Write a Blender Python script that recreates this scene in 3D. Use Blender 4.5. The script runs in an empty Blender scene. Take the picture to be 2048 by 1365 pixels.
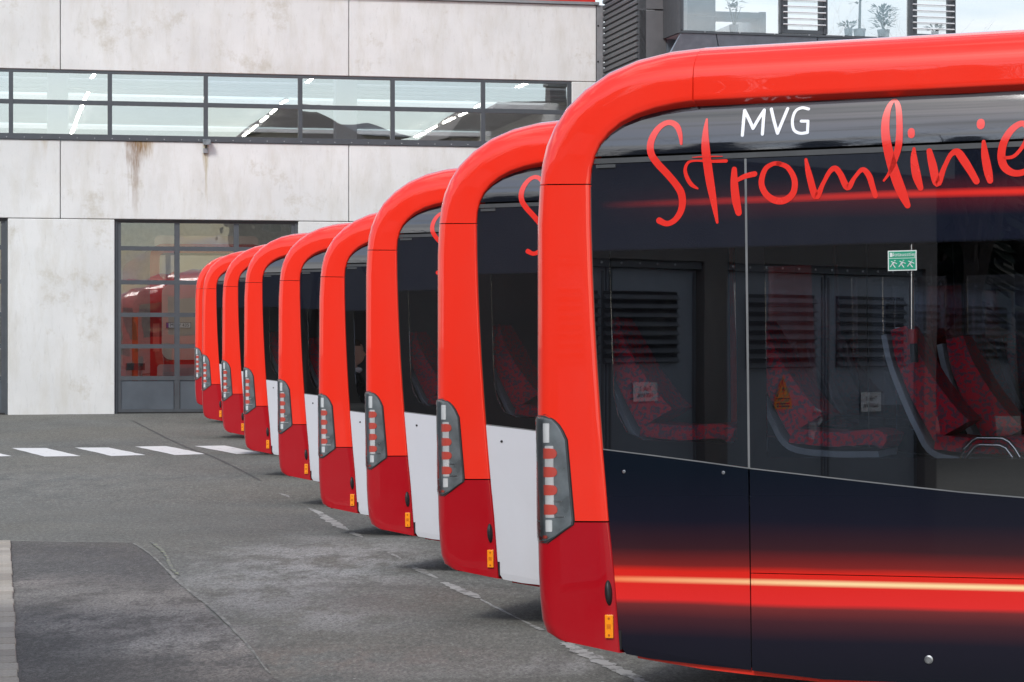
import bpy, bmesh, math, random
from mathutils import Vector, Matrix
from mathutils.geometry import tessellate_polygon
R = math.radians
random.seed(7)
scene = bpy.context.scene
C = scene.collection

# ------------------------------------------------------------------ camera
F = 5000.0            # focal length in pixels of the 2048 px wide photograph
HOR = 694.0           # horizon row
CAMZ = 1.8
cam_data = bpy.data.cameras.new('camera')
cam = bpy.data.objects.new('camera', cam_data); C.objects.link(cam)
cam_data.sensor_width = 36.0
cam_data.lens = 36.0 * F / 2048.0
cam_data.shift_y = (HOR - 682.5) / 2048.0
cam_data.clip_end = 3000
cam.location = (0, 0, CAMZ); cam.rotation_euler = (R(90), 0, 0)
scene.camera = cam

# ------------------------------------------------------------------ sky and sun
SUN_ELEV, SUN_AZ = R(40), R(205)      # azimuth clockwise from +Y: behind the camera, to its left
world = bpy.data.worlds.new('World'); scene.world = world
world.use_nodes = True
wn = world.node_tree; wn.nodes.clear()
def wnode(t, **k):
    n = wn.nodes.new(t)
    for a, b in k.items(): setattr(n, a, b)
    return n
w_out = wnode('ShaderNodeOutputWorld'); w_bg = wnode('ShaderNodeBackground')
sky = wnode('ShaderNodeTexSky'); sky.sky_type = 'NISHITA'; sky.sun_disc = False
sky.sun_elevation = SUN_ELEV; sky.sun_rotation = SUN_AZ
tc = wnode('ShaderNodeTexCoord')
mp = wnode('ShaderNodeMapping'); mp.inputs['Scale'].default_value = (1.0, 1.0, 5.5); mp.inputs['Location'].default_value = (3.1, 1.7, .35)
cl = wnode('ShaderNodeTexNoise'); cl.inputs['Scale'].default_value = 2.3; cl.inputs['Detail'].default_value = 9; cl.inputs['Roughness'].default_value = .58
cr = wnode('ShaderNodeValToRGB'); cr.color_ramp.elements[0].position = .48; cr.color_ramp.elements[1].position = .57
cr.color_ramp.elements[0].color = (.05, .05, .05, 1); cr.color_ramp.elements[1].color = (1, 1, 1, 1)
cs = wnode('ShaderNodeTexNoise'); cs.inputs['Scale'].default_value = 3.6; cs.inputs['Detail'].default_value = 6
cc = wnode('ShaderNodeValToRGB')
cc.color_ramp.elements[0].position = .35; cc.color_ramp.elements[0].color = (5.3, 5.5, 5.9, 1)
cc.color_ramp.elements[1].position = .66; cc.color_ramp.elements[1].color = (9.2, 9.2, 9.2, 1)
mx = wnode('ShaderNodeMix', data_type='RGBA')
L = wn.links.new
L(tc.outputs['Generated'], mp.inputs['Vector']); L(mp.outputs['Vector'], cl.inputs['Vector']); L(mp.outputs['Vector'], cs.inputs['Vector'])
L(cl.outputs['Fac'], cr.inputs['Fac']); L(cs.outputs['Fac'], cc.inputs['Fac'])
L(cr.outputs['Color'], mx.inputs['Factor']); L(sky.outputs['Color'], mx.inputs['A']); L(cc.outputs['Color'], mx.inputs['B'])
L(mx.outputs['Result'], w_bg.inputs['Color']); L(w_bg.outputs['Background'], w_out.inputs['Surface'])
w_bg.inputs['Strength'].default_value = 0.115

sun_data = bpy.data.lights.new('sun', 'SUN'); sun_data.energy = 1.45; sun_data.angle = R(14); sun_data.color = (1, .98, .955)
sun = bpy.data.objects.new('sun', sun_data); C.objects.link(sun)
sdir = Vector((math.sin(SUN_AZ)*math.cos(SUN_ELEV), math.cos(SUN_AZ)*math.cos(SUN_ELEV), math.sin(SUN_ELEV)))
sun.rotation_euler = sdir.to_track_quat('Z', 'Y').to_euler(); sun.location = (0, 0, 40)
scene.view_settings.view_transform = 'Standard'
scene.view_settings.look = 'None'
scene.view_settings.exposure = 0.58
scene.view_settings.gamma = 1.0
scene.view_settings.use_curve_mapping = False
scene.render.engine = 'CYCLES'
scene.cycles.max_bounces = 8
scene.cycles.transparent_max_bounces = 16
scene.cycles.glossy_bounces = 4

# ------------------------------------------------------------------ material helpers
class NT:
    def __init__(s, name):
        s.m = bpy.data.materials.new(name); s.m.use_nodes = True
        s.t = s.m.node_tree; s.t.nodes.clear()
        s.out = s.n('ShaderNodeOutputMaterial')
        s.co = s.n('ShaderNodeTexCoord')
    def n(s, t, **k):
        n = s.t.nodes.new(t)
        for a, b in k.items(): setattr(n, a, b)
        return n
    def l(s, a, b): s.t.links.new(a, b)
    def val(s, inp, v):
        if hasattr(v, 'is_output'): s.l(v, inp)
        elif isinstance(v, (tuple, list)) and len(v) == 3 and inp.type == 'RGBA': inp.default_value = (*v, 1)
        else: inp.default_value = v
    def obj(s, scale=(1,1,1), loc=(0,0,0), rot=(0,0,0)):
        m = s.n('ShaderNodeMapping'); m.inputs['Scale'].default_value = scale
        m.inputs['Location'].default_value = loc; m.inputs['Rotation'].default_value = rot
        s.l(s.co.outputs['Object'], m.inputs['Vector']); return m.outputs['Vector']
    def noise(s, scale, detail=4, rough=.55, vec=None, dist=0.0):
        n = s.n('ShaderNodeTexNoise'); n.inputs['Scale'].default_value = scale
        n.inputs['Detail'].default_value = detail; n.inputs['Roughness'].default_value = rough
        n.inputs['Distortion'].default_value = dist
        s.l(vec if vec is not None else s.co.outputs['Object'], n.inputs['Vector']); return n.outputs['Fac']
    def ramp(s, fac, stops, interp='LINEAR'):
        r = s.n('ShaderNodeValToRGB'); cr = r.color_ramp; cr.interpolation = interp
        while len(cr.elements) < len(stops): cr.elements.new(.5)
        for e, (p, c) in zip(cr.elements, stops):
            e.position = p; e.color = (c, c, c, 1) if not isinstance(c, tuple) else (*c, 1)
        s.val(r.inputs['Fac'], fac); return r.outputs['Color']
    def mix(s, f, a, b, mode='MIX'):
        m = s.n('ShaderNodeMix', data_type='RGBA', blend_type=mode)
        s.val(m.inputs['Factor'], f); s.val(m.inputs['A'], a); s.val(m.inputs['B'], b); return m.outputs['Result']
    def math(s, op, a, b=0.0, clamp=False):
        m = s.n('ShaderNodeMath', operation=op); m.use_clamp = clamp
        s.val(m.inputs[0], a); s.val(m.inputs[1], b); return m.outputs[0]
    def sep(s, vec=None):
        x = s.n('ShaderNodeSeparateXYZ'); s.l(vec if vec is not None else s.co.outputs['Object'], x.inputs[0]); return x.outputs
    def bump(s, h, strength=.2, dist=.01, normal=None):
        b = s.n('ShaderNodeBump'); b.inputs['Strength'].default_value = strength; b.inputs['Distance'].default_value = dist
        s.l(h, b.inputs['Height'])
        if normal is not None: s.l(normal, b.inputs['Normal'])
        return b.outputs['Normal']
    def pbr(s, color, rough=.5, metal=0.0, normal=None, coat=0.0, spec=.5, coat_rough=.03, emit=None, estr=0.0):
        p = s.n('ShaderNodeBsdfPrincipled')
        s.val(p.inputs['Base Color'], color); s.val(p.inputs['Roughness'], rough); s.val(p.inputs['Metallic'], metal)
        s.val(p.inputs['Coat Weight'], coat); p.inputs['Coat Roughness'].default_value = coat_rough
        p.inputs['Specular IOR Level'].default_value = spec
        if normal is not None: s.l(normal, p.inputs['Normal'])
        if emit is not None:
            s.val(p.inputs['Emission Color'], emit); p.inputs['Emission Strength'].default_value = estr
        s.l(p.outputs[0], s.out.inputs['Surface']); return p

def simple(name, color, rough=.5, metal=0.0, coat=0.0, vary=.12, nscale=6.0, bump=0.0, bscale=200.0, spec=.5):
    t = NT(name)
    f = t.noise(nscale, 5)
    a = tuple(c*(1-vary) for c in color); b = tuple(min(1, c*(1+vary)) for c in color)
    col = t.ramp(f, [(.3, a), (.7, b)])
    r = t.ramp(f, [(.3, max(.02, rough*.85)), (.7, min(1, rough*1.15))])
    nm = t.bump(t.noise(bscale, 3), bump, .004) if bump else None
    t.pbr(col, r, metal, nm, coat, spec)
    return t.m

M = {}
def paint(name, color, dust=.025, rough=.22):
    t = NT(name)
    f = t.noise(2.2, 6, .6, vec=t.obj((1, 1, .5)))
    g = t.noise(60, 3)
    z = t.sep()[2]
    low = t.ramp(t.math('DIVIDE', z, 3.3), [(.06, 1.0), (.30, .15), (.9, .0)])
    d = t.math('MULTIPLY', t.ramp(t.math('ADD', f, t.math('MULTIPLY', g, .15)), [(.45, 0.0), (.8, 1.0)]), t.math('ADD', low, .25))
    col = t.mix(t.math('MULTIPLY', d, dust*4), color, (.32, .28, .25))
    # very gentle sheet waviness so reflections wander as on real panels
    wav = t.noise(1.3, 2, .5)
    t.pbr(col, t.math('ADD', t.math('MULTIPLY', d, .18), rough+.15), 0, t.bump(wav, .10, .02), 1.0, .12, .005)
    return t.m
M['red'] = paint('red_paint', (.88, .028, .010))
M['dark_red'] = paint('dark_red_paint', (.40, .001, .008), .008)
M['white'] = paint('white_paint', (.60, .62, .66), .04, .3)
M['lip'] = paint('lip_red_paint', (.52, .004, .006))
M['black'] = simple('black_plastic', (.012, .012, .013), .45)
M['rubber'] = simple('rubber', (.02, .02, .02), .7, bump=.2, bscale=80)
M['seal'] = simple('grey_seal', (.055, .058, .062), .45)
M['seam_grey'] = simple('grey_joint', (.16, .165, .17), .4)
M['core'] = simple('dark_chassis', (.012, .012, .013), .8)
M['inner'] = simple('interior_lining', (.10, .105, .115), .6)
M['chrome'] = simple('chrome_tube', (.7, .7, .72), .12, 1.0)
M['grip'] = simple('red_grip', (.55, .01, .012), .4)
M['shell'] = simple('seat_shell', (.50, .58, .68), .4)
M['orange'] = simple('amber_reflector', (1.0, .30, .005), .25, coat=.6, vary=.05)
M['amber_dark'] = simple('amber_detail', (.45, .10, .004), .35)
M['screw'] = simple('steel_screw', (.45, .46, .47), .3, .9)
M['letter_red'] = simple('red_film', (.80, .028, .018), .25, coat=.8, vary=.04)
M['letter_white'] = simple('white_film', (.85, .87, .93), .25, coat=.8, vary=.02)
M['silver'] = simple('silver_reflector', (.80, .81, .82), .35, .2)
M['lamp_white'] = simple('lamp_white', (.82, .83, .84), .2, coat=.5, vary=.03)
M['lamp_red'] = simple('lamp_red', (.70, .12, .09), .25, coat=.5, vary=.05)
M['lamp_grey'] = simple('lamp_housing', (.20, .225, .24), .3, .0, vary=.35, nscale=9)
M['fabric'] = None
t = NT('seat_fabric')
v = t.n('ShaderNodeTexVoronoi'); v.inputs['Scale'].default_value = 34; t.l(t.co.outputs['Object'], v.inputs['Vector'])
t.pbr(t.mix(t.ramp(t.noise(55, 4), [(.48, 0.0), (.54, 1.0)]), (.60, .008, .035), (.15, .05, .09)), .85, 0, t.bump(t.noise(300, 2), .3, .002))
M['fabric'] = t.m

def glass_mat(name, tint, ior=1.55, extra=0.0, wave=0.0, wscale=1.0, rough=0.0):
    t = NT(name)
    tr = t.n('ShaderNodeBsdfTransparent'); t.val(tr.inputs['Color'], tint)
    gl = t.n('ShaderNodeBsdfGlossy'); gl.inputs['Roughness'].default_value = rough; t.val(gl.inputs['Color'], (1, 1, 1))
    fr = t.n('ShaderNodeFresnel'); fr.inputs['IOR'].default_value = ior
    if wave:
        nm = t.bump(t.noise(wscale, 1.5, .4), 1.0, wave)
        t.l(nm, gl.inputs['Normal'])
    mxs = t.n('ShaderNodeMixShader')
    t.l(t.math('ADD', fr.outputs[0], extra, True), mxs.inputs[0]); t.l(tr.outputs[0], mxs.inputs[1]); t.l(gl.outputs[0], mxs.inputs[2])
    t.l(mxs.outputs[0], t.out.inputs['Surface']); return t.m
M['bus_glass'] = glass_mat('tinted_bus_glass', (.90, .91, .94), 1.85, 0.0, .0010, 1.0)
M['lens'] = glass_mat('clear_lens', (.96, .97, .975), 1.45, .01)
M['depot_glass'] = glass_mat('depot_glass', (.95, .945, .94), 1.55, .33, .0012, .8)
M['gate_glass'] = glass_mat('gate_pane', (.985, .975, .965), 1.45, .05, .006, 1.3)
M['office_glass'] = glass_mat('office_glass', (.90, .92, .92), 1.6, .16, .0015, .8)

def printed(name, kind):
    """dark film printed with the light streak: colour by height and length on the bus"""
    t = NT(name); x, y, z = t.sep()
    navy = (.004, .006, .013)
    w = t.noise(1.4, 3, .5, vec=t.obj((.35, 1, 3)))
    zz = t.math('ADD', z, t.math('MULTIPLY', t.math('SUBTRACT', w, .5), .05))
    if kind == 'skirt':
        f = t.math('DIVIDE', zz, 1.4)
        s = lambda h: h/1.4
        col = t.ramp(f, [(s(.20), (.006, .007, .013)), (s(.38), (.010, .009, .018)), (s(.48), (.060, .016, .022)), (s(.545), (.17, .026, .026)),
                         (s(.568), (.74, .026, .024)), (s(.705), (.70, .020, .012)), (s(.735), (.20, .018, .016)), (s(.82), (.040, .012, .016)), (s(.95), (.008, .008, .017)), (s(1.2), (.003, .006, .012))])
        band = t.ramp(t.math('ABSOLUTE', t.math('SUBTRACT', z, .662)), [(.003, 1.0), (.019, 0.0)])
        lead = t.ramp(t.math('DIVIDE', x, 2.5), [(.14, .1), (.60, 1.0)])
        col = t.mix(band, col, t.mix(lead, (.95, .16, .05), (1.0, .72, .36)))
    elif kind == 'glass':
        f = t.math('DIVIDE', z, 3.0)
        s = lambda h: h/3.0
        col = t.ramp(f, [(0.0, (.003, .003, .004)), (s(2.262), (.003, .003, .004)), (s(2.268), (.009, .011, .021)), (s(2.6), (.008, .010, .019)), (1.0, (.007, .009, .016))])
        halo = t.ramp(t.math('ABSOLUTE', t.math('SUBTRACT', zz, 2.485)), [(0.0, 1.0), (.10, 0.0)])
        line = t.ramp(t.math('ABSOLUTE', t.math('SUBTRACT', zz, 2.490)), [(.005, 1.0), (.024, 0.0)])
        lead = t.ramp(t.math('DIVIDE', x, 3.0), [(.12, 0.0), (.80, 1.0)])
        col = t.mix(t.math('MULTIPLY', t.math('MULTIPLY', halo, lead), .32), col, (.30, .02, .022))
        col = t.mix(t.math('MULTIPLY', line, lead), col, (.85, .035, .025))
    elif kind == 'glass_plain':
        f = t.math('DIVIDE', z, 3.0)
        s = lambda h: h/3.0
        col = t.ramp(f, [(0.0, (.004, .004, .005)), (s(2.262), (.004, .004, .005)), (s(2.268), (.009, .011, .019)), (1.0, (.010, .012, .020))])
    else:
        col = t.ramp(w, [(.3, (.006, .008, .013)), (.7, (.010, .012, .019))])
    p = t.pbr(col, .20 if kind == 'skirt' else .06, 0, t.bump(t.noise(1.1, 2, .5), .10, .02), .3 if kind == 'skirt' else 1.0, .5 if kind != 'skirt' else .25, .04 if kind == 'skirt' else .01)
    p.inputs['Coat IOR'].default_value = {'skirt': 1.35, 'fascia': 1.85}.get(kind, 1.95)
    return t.m
M['print_skirt'] = printed('streak_film_lower', 'skirt')
M['print_glass'] = printed('streak_film_upper', 'glass')
M['dark_glass'] = printed('black_glass_border', 'glass_plain')
M['fascia'] = printed('dark_fascia_film', 'fascia')

# ------------------------------------------------------------------ object helpers
def link(name, verts, faces, mat, parent=None, smooth=None, mats=None, midx=None):
    me = bpy.data.meshes.new(name); me.from_pydata([tuple(v) for v in verts], [], faces); me.validate()
    bm = bmesh.new(); bm.from_mesh(me); bmesh.ops.recalc_face_normals(bm, faces=bm.faces); bm.to_mesh(me); bm.free()
    if mat is not None: me.materials.append(mat)
    if smooth is not None:
        for p in me.polygons: p.use_smooth = True
        me.set_sharp_from_angle(angle=R(smooth))
    o = bpy.data.objects.new(name, me); C.objects.link(o)
    if parent is not None: o.parent = parent
    return o
class MB:
    def __init__(s): s.v = []; s.f = []
    def add(s, v, f):
        b = len(s.v); s.v += [tuple(p) for p in v]; s.f += [tuple(i+b for i in q) for q in f]
    def box(s, x0, x1, y0, y1, z0, z1, fn=None):
        v = [(x, y, z) for z in (z0, z1) for y in (y0, y1) for x in (x0, x1)]
        if fn: v = [fn(*p) for p in v]
        s.add(v, [(0, 2, 3, 1), (4, 5, 7, 6), (0, 1, 5, 4), (2, 6, 7, 3), (0, 4, 6, 2), (1, 3, 7, 5)])
    def tube(s, pts, r, n=8, cap=True):
        pts = [Vector(p) for p in pts]; rs = r if isinstance(r, list) else [r]*len(pts)
        rings = []
        for i, p in enumerate(pts):
            d = (pts[min(i+1, len(pts)-1)] - pts[max(i-1, 0)]).normalized()
            a = Vector((0, 0, 1)) if abs(d.z) < .9 else Vector((1, 0, 0))
            e1 = d.cross(a).normalized(); e2 = d.cross(e1)
            rings.append([p + (e1*math.cos(2*math.pi*k/n) + e2*math.sin(2*math.pi*k/n))*rs[i] for k in range(n)])
        v = [q for rg in rings for q in rg]; f = []
        for i in range(len(pts)-1):
            for k in range(n): f.append((i*n+k, i*n+(k+1) % n, (i+1)*n+(k+1) % n, (i+1)*n+k))
        if cap: f += [tuple(range(n))[::-1], tuple((len(pts)-1)*n+k for k in range(n))]
        s.add(v, f)
    def lathe(s, prof, n=24, fn=None):
        v = []; f = []
        for (r, z) in prof:
            for k in range(n):
                p = (r*math.cos(2*math.pi*k/n), r*math.sin(2*math.pi*k/n), z); v.append(fn(*p) if fn else p)
        for i in range(len(prof)-1):
            for k in range(n): f.append((i*n+k, i*n+(k+1) % n, (i+1)*n+(k+1) % n, (i+1)*n+k))
        f += [tuple(range(n))[::-1], tuple((len(prof)-1)*n+k for k in range(n))]
        s.add(v, f)
    def build(s, name, mat, parent=None, smooth=None): return link(name, s.v, s.f, mat, parent, smooth)
def box(name, dims, mat, parent=None, fn=None):
    m = MB(); m.box(*dims, fn=fn); return m.build(name, mat, parent)
def bevel(o, w, seg=2):
    bm = bmesh.new(); bm.from_mesh(o.data)
    bmesh.ops.bevel(bm, geom=list(bm.edges), offset=w, segments=seg, affect='EDGES', profile=.6, clamp_overlap=True)
    bm.to_mesh(o.data); bm.free()
    return o
def tag(o, label, cat, group=None):
    o['label'] = label; o['category'] = cat
    if group: o['group'] = group
    return o
def struct(o): o['kind'] = 'structure'; return o
def empty(name, loc=(0, 0, 0), rot=(0, 0, 0)):
    o = bpy.data.objects.new(name, None); C.objects.link(o); o.location = loc; o.rotation_euler = rot
    o.empty_display_size = .3; return o
def copy_tree(o, parent=None):
    c = o.copy(); C.objects.link(c)
    if parent is not None: c.parent = parent
    for ch in [x for x in bpy.data.objects if x.parent == o]: copy_tree(ch, c)
    return c
def poly_prism(name, outline, holes, fn, depth, mat, parent, smooth=None):
    """outline / holes: (u,z) loops; fn(u,z,d) -> point, d = depth behind the face"""
    loops = [outline] + list(holes)
    tri = tessellate_polygon([[Vector((a, b, 0)) for a, b in lp] for lp in loops])
    flat = [p for lp in loops for p in lp]; n = len(flat)
    v = [fn(a, b, 0) for a, b in flat] + [fn(a, b, depth) for a, b in flat]
    f = [tuple(t) for t in tri] + [tuple(i+n for i in t[::-1]) for t in tri]
    b = 0
    for lp in loops:
        k = len(lp)
        for i in range(k): f.append((b+i, b+(i+1) % k, n+b+(i+1) % k, n+b+i))
        b += k
    return link(name, v, f, mat, parent, smooth)
def text_mesh(name, body, size, mat, parent, matrix, extrude=.001, spacing=1.0, xs=1.0):
    cu = bpy.data.curves.new(name, 'FONT'); cu.body = body; cu.size = size; cu.extrude = extrude
    cu.align_x = 'CENTER'; cu.align_y = 'CENTER'; cu.space_character = spacing; cu.resolution_u = 3
    to = bpy.data.objects.new(name, cu); C.objects.link(to)
    dg = bpy.context.evaluated_depsgraph_get()
    me = bpy.data.meshes.new_from_object(to.evaluated_get(dg)); bpy.data.objects.remove(to); bpy.data.curves.remove(cu)
    me.transform(matrix @ Matrix.Diagonal((xs, 1, 1, 1))); me.materials.clear(); me.materials.append(mat)
    o = bpy.data.objects.new(name, me); C.objects.link(o)
    if parent is not None: o.parent = parent
    return o
def frame(origin, ex, ey, ez):
    m = Matrix.Identity(4)
    for i in range(3): m[i][0] = ex[i]; m[i][1] = ey[i]; m[i][2] = ez[i]; m[i][3] = origin[i]
    return m
def smooth_path(pts, n=6):
    out = []
    for i in range(len(pts)-1):
        p0 = pts[max(i-1, 0)]; p1 = pts[i]; p2 = pts[i+1]; p3 = pts[min(i+2, len(pts)-1)]
        for k in range(n):
            t = k/n
            out.append(tuple(.5*((2*b)+(-a+c)*t+(2*a-5*b+4*c-d)*t*t+(-a+3*b-3*c+d)*t**3) for a, b, c, d in zip(p0, p1, p2, p3)))
    out.append(pts[-1]); return out

# ------------------------------------------------------------------ ground relief
GP = [(-2000, 0), (14, 0), (17, 0), (21, -.02), (25, -.04), (29, -.035), (33.65, .06), (38.7, .13), (43.5, .21), (48.4, .33), (52.2, .40), (58, .42), (2500, .42)]
def ground_z(Y):
    for (a, b), (c, d) in zip(GP, GP[1:]):
        if Y <= c:
            t = (Y-a)/(c-a); return b+(d-b)*t
    return .42
def gp(px, py, lift=0.0):
    """where the sight line of a photograph pixel meets the ground"""
    k = (py-HOR)/F; Y = CAMZ/k if k > 0 else 60
    for _ in range(30): Y = (CAMZ-ground_z(Y)-lift)/k
    return Vector(((px-1024)/F*Y, Y, ground_z(Y)+lift))
ys = sorted(set([-2000, -400, -100, -30, 0, 5, 10] + [12+.5*i for i in range(96)] + [80, 200, 600, 2500]))
xs = [-2500, -400, -80, -30, -12, -8, -4, 0, 4, 8, 20, 60, 400, 2500]
gv = [(x, y, ground_z(y)) for y in ys for x in xs]
gf = [(j*len(xs)+i, j*len(xs)+i+1, (j+1)*len(xs)+i+1, (j+1)*len(xs)+i) for j in range(len(ys)-1) for i in range(len(xs)-1)]

def ellipse_mask(t, cx, cy, rx, ry, rot=0.0, soft=.5, wob=.5, wscale=1.2):
    vec = t.obj((1/rx, 1/ry, 0), (-cx/rx, -cy/ry, 0))
    ln = t.n('ShaderNodeVectorMath', operation='LENGTH'); t.l(vec, ln.inputs[0])
    nz = t.noise(wscale, 6, .62)
    d = t.math('ADD', ln.outputs['Value'], t.math('MULTIPLY', t.math('SUBTRACT', nz, .5), wob*1.6))
    return t.ramp(d, [(max(0, 1-soft), 1.0), (1.0, 0.0)])
def asphalt(name, base, var, patchy=True, streaks=True):
    t = NT(name)
    big = t.noise(.22, 5, .6); mid = t.noise(1.5, 8, .68, vec=t.obj((1.0, .45, 1)))
    fine = t.noise(55, 3, .7); grit = t.noise(190, 2, .6)
    col = t.ramp(mid, [(.30, tuple(c*(1-var) for c in base)), (.68, tuple(c*(1+var) for c in base))])
    col = t.mix(t.ramp(big, [(.38, 0.0), (.62, .65)]), col, (base[0]*1.28, base[1]*1.16, base[2]*1.0))
    if patchy:
        for (px, py, rx, ry, amt, c) in PALE:
            g = gp(px, py)
            mk = ellipse_mask(t, g.x, g.y, rx, ry, soft=.75, wob=.55, wscale=1.6)
            st = t.ramp(t.noise(2.4, 9, .74, vec=t.obj((1.0, .42, 1))), [(.43, 0.05), (.55, 1.0)])
            col = t.mix(t.math('MULTIPLY', t.math('MULTIPLY', mk, st), amt), col, c)
    if patchy and base[0] > .12:
        for (px, py, rad, wd, amt) in ((640, 1275, 1.55, .10, .32), (640, 1275, 1.85, .06, .28), (700, 1330, 2.3, .09, .25), (300, 1020, 6.5, .12, .18)):
            g = gp(px, py); vec = t.obj((1, .45, 0), (-g.x, -g.y*.45, 0))
            ln = t.n('ShaderNodeVectorMath', operation='LENGTH'); t.l(vec, ln.inputs[0])
            dd = t.math('ABSOLUTE', t.math('SUBTRACT', ln.outputs['Value'], rad))
            mk = t.ramp(t.math('DIVIDE', dd, wd), [(.5, 1.0), (1.0, 0.0)])
            brk = t.ramp(t.noise(1.1, 4, .7, vec=t.obj((1, .6, 1))), [(.42, 0.0), (.58, 1.0)])
            col = t.mix(t.math('MULTIPLY', t.math('MULTIPLY', mk, brk), amt), col, (.055, .045, .038))
    # aggregate
    gr = t.noise(26, 3, .8, vec=t.obj((1, .32, 1)))
    col = t.mix(t.ramp(gr, [(.36, .55), (.52, 0.0)]), col, tuple(c*.45 for c in base))
    col = t.mix(t.ramp(gr, [(.52, 0.0), (.66, .5)]), col, tuple(min(1, c*2.1) for c in base))
    col = t.mix(t.ramp(fine, [(.40, .75), (.56, 0.0)]), col, tuple(c*.35 for c in base))
    col = t.mix(t.ramp(grit, [(.56, 0.0), (.68, .7)]), col, (.30, .29, .27))
    vz = t.n('ShaderNodeTexVoronoi'); vz.inputs['Scale'].default_value = 4.0; t.l(t.obj((1, 1, 0)), vz.inputs['Vector'])
    col = t.mix(t.ramp(vz.outputs['Distance'], [(.028, .9), (.04, 0.0)]), col, (.5, .5, .48))
    nm = t.bump(t.noise(120, 4, .7), .6, .006, t.bump(mid, .25, .02))
    t.pbr(col, .82, 0, nm, 0, .35)
    return t.m
PALE = [(640, 1130, 1.3, 4.2, .95, (.46, .46, .45)), (520, 1190, 1.3, 2.2, .9, (.36, .355, .345)), (700, 1235, .7, 1.1, .95, (.46, .46, .45)),
        (1000, 1330, 1.5, .7, .9, (.38, .38, .37)), (560, 1320, 1.4, 1.0, .8, (.26, .21, .17)), (850, 1200, .9, 1.6, .8, (.20, .165, .135)), (480, 1270, .5, 1.2, .8, (.34, .32, .30)), (120, 960, 3.5, 6, .5, (.30, .285, .25)), (330, 1010, 3.0, 4.0, .25, (.19, .18, .16)),
        (830, 1320, .9, .7, .5, (.17, .14, .12)), (640, 1040, 2.0, 3.0, .3, (.055, .055, .055)), (840, 1240, 1.2, 1.2, .45, (.15, .135, .12)), (760, 1190, .9, 1.4, .4, (.06, .06, .06))]
M['asphalt'] = asphalt('asphalt', (.160, .165, .152), .34)
struct(link('ground', gv, gf, M['asphalt'], None, 60))

def ground_sheet(name, loop_px, mat, lift, jag=0.0, step=.12, kind=None, parent=None):
    pts = [gp(x, y) for x, y in loop_px]; out = []
    for a, b in zip(pts, pts[1:]+pts[:1]):
        n = max(1, int((b-a).length/step))
        for i in range(n):
            p = a.lerp(b, i/n)
            j = jag if i else jag*.3
            out.append((p.x+random.uniform(-j, j), p.y+random.uniform(-j, j)))
    # cut in strips along Y so the sheet follows the relief
    bm = bmesh.new(); vs = [bm.verts.new((x, y, 0)) for x, y in out]; bm.faces.new(vs)
    ymin = min(p[1] for p in out); ymax = max(p[1] for p in out); yy = math.ceil(ymin)
    cuts = [a for a, _ in GP if ymin < a < ymax]
    for yc in cuts:
        bmesh.ops.bisect_plane(bm, geom=bm.verts[:]+bm.edges[:]+bm.faces[:], plane_co=(0, yc, 0), plane_no=(0, 1, 0))
    bmesh.ops.triangulate(bm, faces=bm.faces)
    for v in bm.verts: v.co.z = ground_z(v.co.y)+lift
    me = bpy.data.meshes.new(name); bm.normal_update()
    for f in bm.faces:
        if f.normal.z < 0: f.normal_flip()
    bm.to_mesh(me); bm.free(); me.materials.append(mat)
    o = bpy.data.objects.new(name, me); C.objects.link(o)
    if parent: o.parent = parent
    return o
PALE2 = PALE
PALE = [(330, 1205, 1.5, 1.6, 1.0, (.40, .365, .33)), (240, 1120, 1.6, .9, .5, (.20, .19, .185)), (120, 1165, .8, .8, .95, (.36, .31, .28)),
        (420, 1290, 1.0, .9, 1.0, (.44, .425, .40)), (200, 1250, 1.4, 1.0, 1.0, (.36, .335, .31)), (130, 1340, .8, .5, .35, (.20, .19, .185)), (480, 1320, .8, 1.2, 1.0, (.32, .29, .26)), (400, 1240, .7, 1.2, .9, (.30, .29, .28)), (60, 1220, .5, 2.5, .7, (.05, .05, .055)), (240, 1190, 1.9, 2.6, .8, (.34, .32, .29)), (330, 1150, 1.2, 1.8, .7, (.06, .06, .063)), (160, 1110, 1.4, 1.6, .6, (.065, .062, .066))]
M['patch'] = asphalt('patch_asphalt', (.112, .109, .104), .42)
PALE = PALE2
struct(ground_sheet('asphalt_patch', [(17, 1083), (266, 1087), (300, 1110), (350, 1160), (420, 1222), (505, 1300), (560, 1370), (600, 1440), (60, 1440), (32, 1370), (20, 1250), (12, 1150)], M['patch'], .004, .018))

def worn_white(name, amount, base=(.60, .60, .58)):
    t = NT(name)
    n1 = t.noise(7, 8, .7); n2 = t.noise(90, 3)
    wear = t.ramp(t.math('ADD', n1, t.math('MULTIPLY', t.math('SUBTRACT', n2, .5), .25)), [(amount, 0.0), (amount+.08, 1.0)])
    col = t.mix(wear, base, (.15, .148, .14))
    t.pbr(col, .75, 0, t.bump(n2, .3, .002)); return t.m
M['zebra'] = worn_white('zebra_paint', .60, (.72, .72, .71))
M['old_line'] = worn_white('old_line_paint', .50, (.36, .36, .345))
M['seam'] = worn_white('bitumen_seam', .55, (.065, .065, .062))
M['pale_seam'] = worn_white('pale_seam_dirt', .46, (.26, .26, .23))
M['moss'] = worn_white('mossy_seam', .42, (.26, .28, .18))
zs = [[(-100, 898), (-38, 898), (24, 913), (-40, 915)], [(23, 897), (93, 897), (161, 913), (89, 914)], [(150, 896), (217, 896), (291, 911), (224, 913)],
      [(270, 894), (332, 893), (414, 909), (350, 911)], [(389, 893), (449, 892), (530, 908), (474, 909)], [(505, 891), (565, 890), (650, 906), (590, 907)], [(620, 889), (680, 888), (765, 904), (700, 905)]]
for q in zs: struct(ground_sheet('crossing_stripe', q, M['zebra'], .004, .012, .25))
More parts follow.
